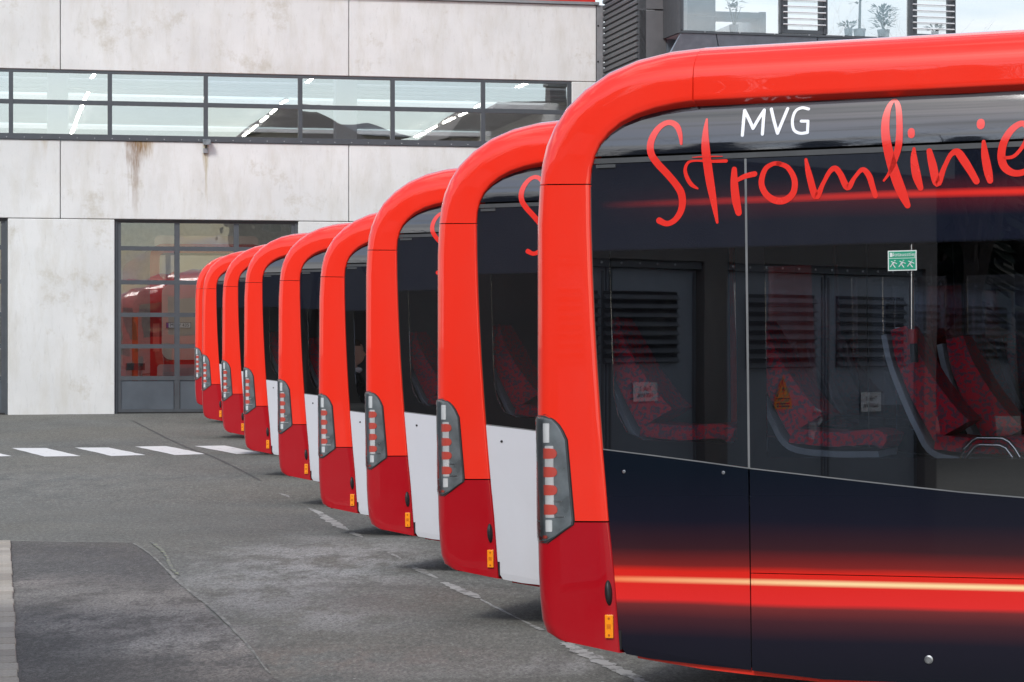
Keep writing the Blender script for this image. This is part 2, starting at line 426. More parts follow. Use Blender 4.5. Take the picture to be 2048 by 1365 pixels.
def ground_line(name, pts, wpx, mat, lift=.004, jag=.012):
    """pts px; wpx widths in metres"""
    g = smooth_path([tuple(gp(x, y)) + (w,) for (x, y), w in zip(pts, wpx)], 8)
    v = []; f = []
    for i, p in enumerate(g):
        a = g[max(i-1, 0)]; b = g[min(i+1, len(g)-1)]
        d = Vector((b[0]-a[0], b[1]-a[1])); d.normalize(); n = Vector((-d.y, d.x)); w = max(.002, p[3])/2
        for s in (1, -1):
            jj = random.uniform(.55, 1.15)
            x = p[0]+n.x*w*s*jj + random.uniform(-jag, jag)*.4; y = p[1]+n.y*w*s*jj + random.uniform(-jag, jag)*.4
            v.append((x, y, ground_z(y)+lift))
        if i: f.append((2*i-2, 2*i-1, 2*i+1, 2*i))
    return struct(link(name, v, f, mat))
ground_line('parking_line', [(556, 987), (570, 991), (580, 996)], [.02, .06, .02], M['old_line'])
ground_line('parking_line', [(618, 1017), (640, 1028), (660, 1041), (680, 1054), (697, 1062)], [.04, .10, .13, .12, .03], M['old_line'])
ground_line('parking_line', [(703, 1066), (715, 1071), (726, 1076)], [.07, .09, .02], M['old_line'])
ground_line('parking_line', [(776, 1106), (790, 1112), (802, 1119)], [.02, .04, .02], M['old_line'])
ground_line('parking_line', [(825, 1134), (840, 1141), (858, 1150), (876, 1158)], [.03, .09, .06, .02], M['old_line'])
ground_line('parking_line', [(886, 1165), (905, 1173), (925, 1183), (942, 1190), (957, 1198)], [.05, .10, .11, .11, .03], M['old_line'])
ground_line('parking_line', [(960, 1199), (1000, 1220), (1040, 1240), (1085, 1262)], [.015, .03, .02, .05], M['old_line'])
ground_line('parking_line', [(1125, 1285), (1150, 1298), (1185, 1316), (1220, 1334), (1255, 1349), (1290, 1368), (1340, 1395)], [.05, .12, .12, .11, .10, .08, .1], M['old_line'])
ground_line('asphalt_seam', [(265, 842), (300, 860), (340, 880), (380, 898), (420, 912), (470, 935), (520, 962)], [.05]*7, M['seam'])
ground_line('asphalt_seam', [(0, 1083), (60, 1083.5), (180, 1086), (262, 1086)], [.03, .035, .03, .03], M['pale_seam'], .0085)
ground_line('asphalt_seam', [(266, 1088), (300, 1110), (350, 1158), (385, 1190), (428, 1222), (480, 1275), (540, 1350)], [.03, .02, .03, .02, .035, .015, .015], M['pale_seam'], .0085)
ground_line('asphalt_seam', [(300, 1085), (314, 1094), (330, 1110), (345, 1140), (358, 1152)], [.02, .05, .03, .035, .02], M['moss'], .0085)

# paved strip at the left edge
t = NT('paving_stone')
oi = t.n('ShaderNodeObjectInfo')
t.pbr(t.mix(t.ramp(t.noise(40, 4), [(.35, 0.0), (.6, .45)]), t.ramp(oi.outputs['Random'], [(0.0, (.40, .36, .30)), (.5, (.50, .46, .40)), (1.0, (.30, .27, .23))]), (.18, .16, .14)), .85, 0, t.bump(t.noise(80, 4), .5, .004))
M['paver'] = t.m
M['joint'] = simple('sand_joint', (.16, .145, .125), .95)
strip = struct(ground_sheet('paved_strip', [(14, 1084), (30, 1372), (40, 1440), (-300, 1440), (-200, 1084)], M['joint'], .005))
pm = None; yb = 12.0; row = 0
while yb < gp(0, 1086).y - .2:
    xedge = -4.67+(23.3-yb)*(4.67-2.62)/(23.3-13.3)
    for col in range(4):
        o = None
        x1 = xedge - col*.205 - random.uniform(0, .012)
        if pm is None:
            o = bevel(box('paving_stone', (-.2, 0, 0, .29, 0, .05), M['paver'], strip), .006, 1); pm = o.data
        else:
            o = bpy.data.objects.new('paving_stone', pm); C.objects.link(o); o.parent = strip
        o.rotation_euler = (0, 0, math.atan2(2.05, 10)); o.location = (x1, yb, ground_z(yb) - .030 + random.uniform(-.002, .003))
    yb += .30; row += 1

# ------------------------------------------------------------------ bus geometry
TH = math.atan(F/12900.0); PITCH = -.0120
RA, RW = .10, .13            # plan rounding of the rear corner
W, LEN = 2.55, 12.0
def bus_matrix(xpx, Y, z, pitch=PITCH):
    X = (xpx-1024)/F*Y
    ct, st = math.cos(TH), math.sin(TH)
    # silhouette of the rounded corner
    sx = RA*ct + RW*st - math.hypot(RA*ct, RW*st); sy = RA*-st + RW*ct
    m = Matrix.Translation((X-sx, Y-sy, z)) @ Matrix.Rotation(-TH, 4, 'Z') @ Matrix.Rotation(pitch, 4, 'Y')
    return m
B1 = bus_matrix(1084.5, 12.43, 0.0)
B1i = B1.inverted()
def bp(x, y, w=0.0):
    """photograph pixel on the side of the nearest bus -> (u, z) on that bus"""
    o = B1i @ Vector((0, 0, CAMZ)); d = (B1i.to_3x3() @ Vector(((x-1024)/F, 1, (HOR-y)/F)))
    k = (w-o.y)/d.y; p = o+d*k; return (p.x, p.z)
UREF = bp(1084.5, 650)[0]
def shell_p(p, z, off=0.0):
    """p: distance round the rear corner, 0 where the flat side begins, negative round to the rear"""
    arc = (RA+RW)/2*math.pi/2
    if p >= 0: return (RA+p, -off, z)
    if p > -arc:
        a = -p/arc*math.pi/2
        return (RA-(RA+off)*math.sin(a), RW-(RW+off)*math.cos(a), z)
    return (-off, RW+(-p-arc), z)
st_px = [((1238, 1306), (1120, 1277)), ((1237, 1296), (1102, 1265)), ((1235, 1270), (1093, 1240)), ((1231, 1215), (1089, 1200)), ((1226, 1150), (1086, 1145)), ((1221, 1096), (1085, 1096)),
         ((1215, 1044), (1084, 1044)), ((1209, 970), (1084, 970)), ((1203, 900), (1084, 900)), ((1197, 820), (1084, 820)), ((1191, 730), (1084, 730)), ((1186, 640), (1084, 640)), ((1182, 550), (1084, 550)), ((1179, 450), (1084, 450)),
         ((1178, 369), (1084.5, 369)), ((1180, 338), (1087, 326)), ((1187, 311), (1093, 290)), ((1198, 287), (1106, 254)), ((1216, 265), (1128, 216)), ((1240, 245), (1160, 179)),
         ((1272, 228), (1206, 146)), ((1310, 215), (1262, 121)), ((1350, 206), (1325, 105)), ((1384, 201), (1386, 97))]
ST = []
for i, (a, b) in enumerate(st_px):
    I = bp(*a); O = bp(*b)
    k = max(0.0, min(1.0, (23-i)/10.0))
    O = (O[0]-UREF*k if i < 14 else O[0]-UREF*max(0, (19-i)/6.0), O[1])
    lip = .012 if i < 15 else .012+.026*(i-14)/9
    r_a = RA + (.17-RA)*max(0, min(1, (i-14)/9)); r_w = RW + (.26-RW)*max(0, min(1, (i-14)/9))
    kk = max(0.0, min(1.0, (i-14)/4.0)); dx_, dz_ = O[0]-I[0], O[1]-I[1]; dl = math.hypot(dx_, dz_)
    O = (O[0]+dx_/dl*.030*kk, O[1]+dz_/dl*.030*kk)
    ST.append((I, O, r_a, r_w, lip))
ZI, ZO = ST[-1][0][1], ST[-1][1][1]
for k in range(6, 15): pass
def cross(st, half_only=False):
    I, O, ra, rw, lip = st
    ex, ez = O[0]-I[0], O[1]-I[1]; Ln = math.hypot(ex, ez); ex /= Ln; ez /= Ln
    ra = min(ra, Ln*.85)
    prof = [(-lip, .088), (-.004, .004), (0, 0), (.006, -.003)]
    for q in (.25, .5, .75, 1): prof.append(((Ln-ra)*q, -.003+.003*q))
    for k in range(1, 9):
        a = k/8*math.pi/2; prof.append((Ln-ra+ra*math.sin(a), rw*(1-math.cos(a))))
    side = [(I[0]+ex*a, w, I[1]+ez*a) for a, w in prof]
    mid = []
    for q in (.33, .66): mid.append((side[-1][0]-0.0, rw+(W-2*rw)*q, side[-1][2]))
    return side + mid + [(x, W-w, z) for x, w, z in side[::-1]]
def loft(name, stations, mat, parent, bottom=False, flipmat=None):
    v = []; f = []; n = None
    for s in stations:
        c = cross(s); n = len(c); v += c
    for i in range(len(stations)-1):
        for k in range(n-1): f.append((i*n+k, i*n+k+1, (i+1)*n+k+1, (i+1)*n+k))
    # returns so that edges have thickness
    def inset(base, dv):
        b = len(v)
        for k in range(n):
            x, y, z = v[base+k]; cy = W/2
            v.append((x+dv[0], cy+(y-cy)*.985, z+dv[1]))
        for k in range(n-1): f.append((base+k, base+k+1, b+k+1, b+k))
    s0, s1 = stations[0], stations[-1]
    inset(0, (.02, .0)); inset((len(stations)-1)*n, (.012, -.012))
    return link(name, v, f, mat, parent, 32)
def lerp_st(a, b, t):
    L2 = lambda p, q: (p[0]+(q[0]-p[0])*t, p[1]+(q[1]-p[1])*t)
    return (L2(a[0], b[0]), L2(a[1], b[1]), a[2]+(b[2]-a[2])*t, a[3]+(b[3]-a[3])*t, a[4]+(b[4]-a[4])*t)

FB, FT = bp(1190, 315)[1], None
ZL1 = 2.722                  # joint under the sloping fascia
def side_w(z):
    return .012 if z <= ZL1 else .012+(z-ZL1)*.05+.62*(z-ZL1)**2
def sp(u, z, d=0.0): return (u, side_w(z)+d, z)
def sp_far(u, z, d=0.0): return (u, W-side_w(z)-d, z)
inner = [s[0] for s in ST]                     # inner edge of the red band
def inner_u(z):
    for a, b in zip(inner, inner[1:]):
        if (a[1]-z)*(b[1]-z) <= 0 and abs(a[1]-b[1]) > 1e-6:
            return a[0]+(b[0]-a[0])*(z-a[1])/(b[1]-a[1])
    return inner[-1][0]
belt_px = [(1203, 899), (1300, 911), (1400, 924), (1495, 937), (1650, 955), (1800, 972), (1920, 985), (2048, 996)]
belt = [bp(*p) for p in belt_px] + [(3.2, bp(2048, 996)[1]-.045), (4.5, bp(2048, 996)[1]-.07), (11.7, bp(2048, 996)[1]-.07)]
def belt_z(u):
    for a, b in zip(belt, belt[1:]):
        if u <= b[0]: return a[1]+(b[1]-a[1])*(u-a[0])/(b[0]-a[0])
    return belt[-1][1]
US = bp(1494, 700)[0]        # vertical joint between first and second pane
G = .004                     # joint half width

def ribbon(pts, fn, capn=5):
    """variable width flat stroke; pts (u,z,width)"""
    g = smooth_path(pts, 7); v = []; f = []
    for i, p in enumerate(g):
        a = g[max(i-1, 0)]; b = g[min(i+1, len(g)-1)]
        d = Vector((b[0]-a[0], b[1]-a[1])); d = d.normalized() if d.length > 0 else Vector((1, 0)); n = Vector((-d.y, d.x)); w = p[2]/2
        v.append(fn(p[0]+n.x*w, p[1]+n.y*w)); v.append(fn(p[0]-n.x*w, p[1]-n.y*w))
        if i: f.append((2*i-2, 2*i-1, 2*i+1, 2*i))
    for end in (0, -1):
        p = g[end]; q = g[1] if end == 0 else g[-2]
        d = Vector((p[0]-q[0], p[1]-q[1])).normalized(); n = Vector((-d.y, d.x)); w = p[2]/2
        b = len(v); v.append(fn(p[0], p[1]))
        for k in range(capn+1):
            a = math.pi*k/capn; v.append(fn(p[0]+(n.x*math.cos(a)+d.x*math.sin(a))*w, p[1]+(n.y*math.cos(a)+d.y*math.sin(a))*w))
        for k in range(capn): f.append((b, b+1+k, b+2+k))
    return v, f
def film(u, z, lift=.0025): return (u, side_w(z)-lift, z)
c1 = lambda X, Y: (1000+X/2.73, Y/2.73)
c3 = lambda X, Y: (1500+X/2.482, 150+Y/2.482)
STROKES = {
 'S': [(c1, 2.73, [(985, 785, 14), (977, 735, 24), (958, 690, 30), (925, 668, 28), (890, 672, 28), (855, 700, 32), (828, 745, 36), (816, 795, 38), (824, 845, 38), (858, 895, 38), (905, 945, 38), (952, 1000, 38), (984, 1050, 40), (993, 1105, 38), (982, 1158, 34), (950, 1203, 30), (908, 1222, 28), (866, 1205, 34)])],
 't': [(c1, 2.73, [(1118, 650, 12), (1115, 720, 30), (1118, 800, 44), (1130, 900, 46), (1145, 1000, 44), (1163, 1100, 34), (1183, 1215, 14)]),
       (c1, 2.73, [(1232, 879, 18), (1150, 881, 15), (1065, 878, 10), (1025, 888, 15), (1008, 925, 18), (1018, 970, 22), (1042, 1008, 22), (1076, 1030, 10)]),
       (c1, 2.73, [(1048, 860, 4), (1120, 855, 8), (1212, 854, 4)])],
 'r': [(c1, 2.73, [(1276, 925, 28), (1276, 1000, 40), (1285, 1090, 44), (1300, 1162, 34)]), (c1, 2.73, [(1292, 985, 20), (1335, 963, 26), (1388, 950, 28)])],
 'o': [(c3, 2.482, [(137, 440, 20), (185, 460, 24), (218, 520, 28), (212, 585, 30), (170, 622, 32), (120, 622, 32), (75, 590, 30), (54, 535, 28), (72, 470, 24), (110, 442, 20), (145, 440, 20)])],
 'm': [(c3, 2.482, [(275, 420, 14), (292, 500, 30), (325, 603, 32), (360, 540, 20), (392, 482, 22), (420, 464, 26), (446, 492, 28), (482, 558, 30), (518, 508, 18), (556, 470, 22), (588, 500, 28), (606, 555, 26), (620, 600, 24)])],
 'l': [(c3, 2.482, [(662, 525, 10), (690, 485, 16), (715, 425, 26), (735, 350, 32), (738, 260, 30), (728, 160, 26), (707, 122, 16), (682, 152, 24), (668, 220, 36), (670, 300, 40), (690, 400, 44), (720, 500, 48), (750, 580, 46), (780, 648, 28)])],
 'i': [(c3, 2.482, [(797, 280, 32), (798, 297, 32)]), (c3, 2.482, [(812, 366, 14), (812, 420, 32), (825, 500, 40), (845, 562, 26)])],
 'n': [(c3, 2.482, [(888, 378, 26), (905, 450, 38), (928, 538, 34), (962, 460, 22), (995, 396, 22), (1028, 384, 34), (1060, 425, 38), (1095, 480, 34), (1122, 528, 30)])],
 'I': [(c3, 2.482, [(1142, 236, 36), (1142, 250, 36)]), (c3, 2.482, [(1158, 332, 18), (1165, 400, 34), (1180, 480, 38), (1190, 525, 28)])],
 'e': [(c3, 2.482, [(1262, 412, 14), (1310, 402, 16), (1358, 345, 18), (1380, 280, 24), (1350, 240, 26), (1300, 268, 30), (1260, 330, 34), (1246, 400, 36), (1262, 458, 36), (1312, 488, 30), (1375, 475, 26), (1430, 430, 14)])]}
WHITE = {'M': [(c1, 2.73, [(1318, 738, 17), (1320, 670, 17), (1322, 600, 17)]), (c1, 2.73, [(1322, 600, 17), (1350, 650, 17), (1375, 700, 17)]), (c1, 2.73, [(1375, 700, 17), (1402, 648, 17), (1430, 598, 17)]), (c1, 2.73, [(1430, 598, 17), (1429, 668, 17), (1428, 732, 17)])],
 'V': [(c1, 2.73, [(1468, 592, 17), (1488, 660, 17), (1510, 727, 17)]), (c1, 2.73, [(1510, 727, 17), (1534, 660, 17), (1558, 590, 17)])],
 'G': [(c3, 2.482, [(280, 166, 14), (245, 160, 14), (215, 178, 14), (203, 225, 14), (213, 272, 14), (245, 289, 14), (281, 285, 14)]), (c3, 2.482, [(281, 285, 14), (281, 255, 14), (281, 228, 14)]), (c3, 2.482, [(281, 228, 14), (265, 228, 14), (247, 228, 14)])]}
def add_letters(parent, table, keys, mat):
    for k in keys:
        mb = MB()
        for n_, (cf, sc, pts) in enumerate(table[k]):
            q = []
            for X, Y, w in pts:
                u, z = bp(*cf(X, Y)); q.append((u, z, w/sc*12.05/F*(1.06 if table is STROKES else 1.05)))
            v, f = ribbon(q, lambda u, z, n_=n_: film(u, z, .0022+.0004*n_)); mb.add(v, f)
        mb.build('letter', mat, parent)

def patch_shell(name, rows, mat, parent, off, ncol=14, skirt=True):
    """rows: (z, p_left, p_right) on the rounded rear corner"""
    v = []; f = []
    for z, a, b in rows:
        for k in range(ncol+1): v.append(shell_p(a+(b-a)*k/ncol, z, off))
    n = ncol+1
    for i in range(len(rows)-1):
        for k in range(ncol): f.append((i*n+k, i*n+k+1, (i+1)*n+k+1, (i+1)*n+k))
    # thin edge going back into the body
    idx = [k for k in range(n)] + [i*n+ncol for i in range(1, len(rows))] + [(len(rows)-1)*n+k for k in range(ncol-1, -1, -1)] + [i*n for i in range(len(rows)-2, 0, -1)]
    rr = []
    for (z, a, b) in rows: rr.append([shell_p(a+(b-a)*k/ncol, z, off-.012) for k in range(n)])
    b0 = len(v)
    if skirt:
        for i in idx: v.append(rr[i//n][i % n])
        for i in range(len(idx)):
            j = (i+1) % len(idx); f.append((idx[i], idx[j], b0+j, b0+i))
    return link(name, v, f, mat, parent, 40)

def px_shell(x, y):
    """pixel -> (p, z) on the corner of the nearest bus"""
    lo, hi = -.16, .5
    best = None
    for i in range(400):
        p = hi+(lo-hi)*i/399; q = shell_p(p, 1.3)
        wv = B1 @ Vector(q); sx = 1024+F*wv.x/wv.y
        if best is None or abs(sx-x) < best[0]: best = (abs(sx-x), p, q)
        if sx < x: break
    p = best[1]; q = best[2]
    # height: iterate on depth
    z = 1.3
    for _ in range(4):
        wv = B1 @ Vector((q[0], q[1], z)); z += (CAMZ+(HOR-y)/F*wv.y) - wv.z
    return p, z

def build_bus():
    root = empty('city_bus')
    # red / dark red shell, rear to roof to front
    i_seam = 6
    loft('rear_bumper', [lerp_st(ST[0], ST[0], 0)] + ST[1:i_seam] + [lerp_st(ST[i_seam-1], ST[i_seam], .97)], M['dark_red'], root)
    loft('rear_panel', [lerp_st(ST[i_seam], ST[i_seam+1], .02)] + ST[i_seam+1:14] + [lerp_st(ST[13], ST[14], .985)], M['red'], root)
    loft('rear_arch', [lerp_st(ST[14], ST[15], .03)] + ST[15:23] + [ST[23]], M['red'], root)
    def roof_st(u, zi=ZI, zo=ZO): return ((u, zi), (u, zo), .17, .26, .038)
    u0 = ST[23][0][0]+.009
    loft('roof', [roof_st(u0), roof_st(1.6), roof_st(3), roof_st(6), roof_st(9), roof_st(11.2)], M['red'], root)
    frst = [roof_st(11.21)] + [((11.35-.25*0+.0, ZI-.02), (11.6, ZO-.06), .12, .2, .02), ((11.55, ZI-.15), (11.88, ZO-.25), .1, .18, .01), ((11.62, 2.4), (11.97, 2.4), .1, .16, .01), ((11.62, 1.3), (12.0, 1.3), .1, .16, .01), ((11.62, .25), (11.95, .25), .1, .16, .01)]
    loft('front_panel', frst, M['red'], root)
    box('windscreen', (12.003, 12.012, .25, 2.3, 1.15, 2.75), M['dark_glass'], root)
    box('rear_window', (-.006, -.001, .34, 2.21, 1.72, 2.58), M['dark_glass'], root)
    m = MB(); m.box(-.012, -.002, 1.0, 1.55, .62, .74); m.build('number_plate_holder', M['black'], root)
    # chassis: floor box, ceiling box, rear engine tower (dark, behind the joints)
    m = MB()
    m.box(.14, 11.85, .05, W-.05, .34, 1.02); m.box(.9, 11.8, .075, W-.075, 2.62, 3.12); m.box(.12, .27, .10, W-.10, .5, 2.9)
    m.box(.27, .9, .075, W-.075, 2.60, 2.90)
    m.build('chassis', M['core'], root)
    m = MB(); m.box(.30, 11.6, .06, W-.06, 1.022, 1.04); m.box(.28, 11.6, .06, W-.06, 2.56, 2.60); m.box(.274, .30, .07, W-.07, 1.02, 2.58); m.build('interior_lining', M['inner'], root)
    for side, fn in (('near', sp), ('far', sp_far)):
        # fascia
        m = MB(); v = []; nr, nc = 14, 40
        for a in range(nr+1):
            z = ZL1+.006+(ZI+.004-ZL1-.006)*a/nr; ua = inner_u(min(z, ZI-.012))+.004
            for c in range(nc+1): v.append(fn(ua+(11.6-ua)*(c/nc)**2, z, 0))
        for c in range(nc+1): p_ = v[c]; v.append((p_[0], p_[1]+(.03 if side == 'near' else -.03), p_[2]))
        f = [(a*(nc+1)+c, a*(nc+1)+c+1, (a+1)*(nc+1)+c+1, (a+1)*(nc+1)+c) for a in range(nr) for c in range(nc)]
        f += [(c, c+1, (nr+1)*(nc+1)+c+1, (nr+1)*(nc+1)+c) for c in range(nc)]
        m.add(v, f); m.build('fascia', M['fascia'], root, 40)
        m = MB()
        for (za, zb, d) in ((ZL1-.030, ZL1-.005, .004),):
            ua = inner_u(za)+.004
            v = [fn(ua, za, d), fn(11.6, za, d), fn(11.6, zb, d), fn(ua, zb, d)]; m.add(v, [(0, 1, 2, 3)])
        m.build('joint_strip', M['seal'], root)
        # upper side: printed border with window openings, one piece per pane
        ztop = ZL1-.034
        def border(ua, ub, hole, left=None):
            low = [p for p in belt if ua < p[0] < ub]
            o = []
            if left is None: o += [(ua, belt_z(ua)+.004)]
            else: o += left
            o += [(a, b+.004) for a, b in low] + [(ub, belt_z(ub)+.004), (ub, ztop), ]
            if left is None: o += [(ua, ztop)]
            seen = []
            for q in o:
                if not seen or math.dist(q, seen[-1]) > 1e-4: seen.append(q)
            poly_prism('window_border', seen, [hole], fn, .012, M['dark_glass'], root)
            poly_prism('window_pane', hole, [], lambda u, z, d: fn(u, z, d), .003, M['bus_glass'], root)
        zb1 = bp(1350, 882)[1]; zt = 2.262
        h1 = [bp(1470, 600)[0], bp(1222, 600)[0]]
        ul, ur = h1[1], h1[0]
        lower = bp(1235, 860)
        hole1 = [(ul-.01, zt), (ul-.002, zt-.5), (ul+.005, zb1+.22), (ul+.025, zb1+.12), (ul+.07, zb1+.04), (ul+.15, zb1+.004), (ul+.24, zb1), (ur-.02, zb1-.01), (ur, zb1+.01), (ur, zt)]
        left = [(inner_u(z)+.004, z) for z in [ztop, 2.6, 2.4, 2.2, 2.0, 1.8, 1.6, 1.45]] + [(inner_u(belt_z(inner_u(1.29)))+.004, belt_z(inner_u(1.29))+.004)]
        border(inner_u(2), US-G, hole1[::-1], left)
        zb2 = bp(1800, 917)[1]
        def rect_hole(a, b): return [(a, zb2), (b, zb2), (b, zt), (a, zt)]
        cuts = [US+G, 3.05, 4.75, 6.45, 8.15, 9.85, 11.55]
        for i in range(len(cuts)-1):
            a, b = cuts[i], cuts[i+1]-2*G
            if i == 0: border(a, b, rect_hole(bp(1530, 700)[0], b-.08))
            else: border(a, b, rect_hole(a+.08, b-.08))
        # grey vertical seal and belt trim
        m = MB(); ztr = belt_z(US)
        v = [fn(US-.0055, ztr, -.001), fn(US+.0055, ztr, -.001), fn(US+.0055, ztop, -.001), fn(US-.0055, ztop, -.001)]; m.add(v, [(0, 1, 2, 3)])
        m.build('vertical_seal', M['seam_grey'], root)
        m = MB(); bb = [p for p in belt if p[0] <= 11.6]
        v = []
        for a, b in bb: v += [fn(a, b-.003, .0), fn(a, b+.003, .0)]
        m.add(v, [(2*i, 2*i+2, 2*i+3, 2*i+1) for i in range(len(bb)-1)]); m.build('belt_trim', M['seam_grey'], root)
        # lower side panels
        zbot = [bp(1250, 1309), bp(1300, 1319), bp(1400, 1331), bp(1500, 1342)]
        zl = zbot[-1][1]-.03
        def arch_pts(cu, r=.56):
            return [(cu+r*math.cos(a), .50+r*math.sin(a)) for a in [math.pi-k*math.pi/10 for k in range(11)]]
        def arch_full(cu, r=.56): return [(cu-r, zl)] + arch_pts(cu, r) + [(cu+r, zl)]
        p1 = [(inner_u(z)+.005, z) for z in (bp(1237, 1290)[1], .5, .7, .9, 1.1)] + [(inner_u(1.29)+.005, belt_z(inner_u(1.29))-.005)]
        p1 += [(a, b-.004) for a, b in belt if p1[-1][0]+.02 < a < US-G-.02] + [(US-G, belt_z(US)-.004), (US-G, zbot[3][1])] + [zbot[2], zbot[1], zbot[0]]
        poly_prism('rear_side_panel', p1, [], lambda u, z, d: fn(u, z, d-.004 if z > .36 else d-.004+(.36-z)*.12), .02, M['white'], root)
        zsp = bp(1500, 1147)[1]       # horizontal joint
        p2 = [(US+G, zsp+.002), (3.4, zsp+.002), (3.4, belt_z(3.4)-.004)] + [(a, b-.004) for a, b in belt[::-1] if US+G+.01 < a < 3.39] + [(US+G, belt_z(US)-.004)]
        poly_prism('side_panel', p2, [], lambda u, z, d: fn(u, z, d-.003), .02, M['white'], root)
        # flap below the joint with the rear wheel arch
        wr = 3.25
        p3 = [(US+G, zbot[3][1]), (US+G+.3, zl)] + arch_full(wr)[:1]
        ap = [p for p in arch_pts(wr)]
        p3 = [(US+G, zbot[3][1]), (US+G+.35, zl)] + [(wr-.56, zl)]
        p3 += [p for p in ap if p[1] < zsp-.01 and p[0] < wr][:]
        last = p3[-1]; p3 += [(last[0]+.02, zsp-.002), (US+G, zsp-.002)]
        poly_prism('service_flap', p3, [], lambda u, z, d: fn(u, z, d-.003), .02, M['white'], root)
        p4 = [(3.405, belt_z(3.405)-.004), (3.405, 1.06)] + [p for p in ap if p[0] > 3.41] + [(wr+.56, zl)] + arch_full(9.1) + [(11.6, zl), (11.6, belt_z(11)-.004)]
        poly_prism('front_side_panel', p4[::-1], [], lambda u, z, d: fn(u, z, d-.003), .02, M['white'], root)
        # red sill under the panels, set back
        m = MB(); v = []
        for (a, b) in [(bp(1270, 1312)), bp(1400, 1334), bp(1500, 1346), (1.5, zl-.005), (2.68, zl-.008)]:
            v += [fn(a, b+.02, .02), fn(a, b-.016, .03), fn(a, b-.018, .10)]
        m.add(v, [(3*i+j, 3*i+3+j, 3*i+4+j, 3*i+1+j) for i in range(4) for j in (0, 1)]); m.build('sill', M['dark_red'], root)
        m = MB(); ua = inner_u(.36)
        m.box(ua+.0, ua+.016, .006 if side == 'near' else W-.03, .03 if side == 'near' else W-.006, bp(1237, 1300)[1], bp(1237, 1262)[1]); m.build('end_cap', M['black'], root)
        # wheels
        for cu in (wr, 9.1):
            yy = .16 if side == 'near' else W-.16
            sg = 1 if side == 'near' else -1
            m = MB(); m.lathe([(.25, 0), (.44, .0), (.475, .03), (.48, .14), (.475, .24), (.44, .27), (.25, .27)], 36, lambda a, b, c, cu=cu, yy=yy, sg=sg: (cu+a, yy+sg*(c-.05), .48+b))
            wl = m.build('wheel', M['rubber'], root, 40)
            m = MB(); m.lathe([(.28, .06), (.27, .0), (.20, .03), (.12, .02), (.10, -.03), (.0, -.03)], 24, lambda a, b, c, cu=cu, yy=yy, sg=sg: (cu+a, yy+sg*(c-.01), .48+b))
            m.build('rim', M['silver'], wl, 40)
    # panel fixings
    for (x, y) in ((1247, 944), (1446, 946)):
        u, z = bp(x, y); m = MB(); m.lathe([(.0085, 0), (.0085, .002), (.006, .004), (.001, .004)], 12, lambda a, b, c, u=u, z=z: (u+a, side_w(z)-.0045-c, z+b)); m.build('screw', M['black'], root, 30)
    u, z = bp(1857, 1320); m = MB(); m.lathe([(.020, 0), (.020, .004), (.013, .006), (.012, .004), (.001, .004)], 16, lambda a, b, c: (u+a, side_w(z)-.004-c, z+b)); m.build('flap_lock', M['screw'], root, 30)
    # notch joint at the cantrail
    u, z = bp(1382, 193); m = MB(); m.box(u-.006, u+.006, .02, .05, z-.018, z+.018); m.build('joint_cover', M['black'], root)
    m = MB(); u = inner_u(2.70)+.02; m.box(u, u+.10, .004, .012, ZL1-.052, ZL1-.036); m.build('hinge_cover', M['seal'], root)
    # tail lamp
    pr = [((1083, 830), None)]
    right = [(832, 1090), (840, 1107), (850, 1117), (862, 1125), (880, 1133), (930, 1137), (990, 1141), (1040, 1145), (1050, 1143), (1060, 1128), (1073, 1110), (1086, 1091)]
    rows = []
    for y, x in right:
        p, z = px_shell(x, y); rows.append((z, -.40, p))
    rows.sort(key=lambda r: -r[0])
    def grow(rows, g, gz): return [(z + (gz if i == 0 else -gz if i == len(rows)-1 else 0), a-g, b+g) for i, (z, a, b) in enumerate(rows)]
    lamp = patch_shell('tail_lamp', grow(rows, .009, .008), M['black'], root, .004, 24)
    patch_shell('lamp_rim', grow(rows, .003, .002), M['seal'], lamp, .008, 24)
    patch_shell('lamp_housing', grow(rows, -.006, -.008), M['lamp_grey'], lamp, .0095, 24)
    def blk(name, x0, x1, y0, y1, mat, off, rnd=False):
        (pa, za), (pb, zb) = px_shell(x0, y0), px_shell(x1, y1)
        if rnd:
            n = 10; rws = []
            for k in range(n+1):
                a = math.pi*k/n; zc = (za+zb)/2; h = (za-zb)/2
                rws.append((zc+h*math.cos(a), pa, pa+(pb-pa)*(.45+.55*math.sin(a)**.6)))
            return patch_shell(name, rws, mat, lamp, off, 6)
        return patch_shell(name, [(za, pa, pb), (za-.004, pa-.002, pb+.003), ((za+zb)/2, pa-.002, pb+.003), (zb+.004, pa-.002, pb+.003), (zb, pa, pb)], mat, lamp, off, 5)
    blk('reflector', 1093, 1107, 892, 1036, M['silver'], .013)
    blk('lamp_block', 1090.5, 1100, 847, 886, M['lamp_white'], .0135)
    blk('lamp_block', 1093, 1103.5, 1040, 1064, M['lamp_white'], .0135)
    for y0 in (897, 934, 970, 1009): blk('light_element', 1090, 1115, y0, y0+21, M['lamp_red'], .0138, True)
    blk('side_reflector', 1088, 1094, 1071, 1077, M['lamp_red'], .014)
    for (xa, ya, xb, yb) in ((1106, 1003, 1122, 1003), (1110, 1034, 1128, 1034)):
        blk('lamp_rib', xa, xb, ya-.7, yb+.7, M['silver'], .012)
    patch_shell('clear_lens', grow(rows, -.004, -.005), M['lens'], lamp, .017, 24, False)
    # side marker (oval) and amber reflector
    p, z = px_shell(1214.5, 1186); 
    m = MB()
    ring = []
    for (rr, hh) in ((1.0, .0), (.98, .006), (.8, .016), (.5, .022), (.15, .024), (.01, .024)):
        ring.append((rr, hh))
    m.lathe(ring, 24, lambda a, b, c, p=p, z=z: (RA+p+a*.019+b*-.003, -.002-c, z+b*.062)); m.build('side_marker', M['black'], root, 60)
    p, z = px_shell(1215.5, 1253)
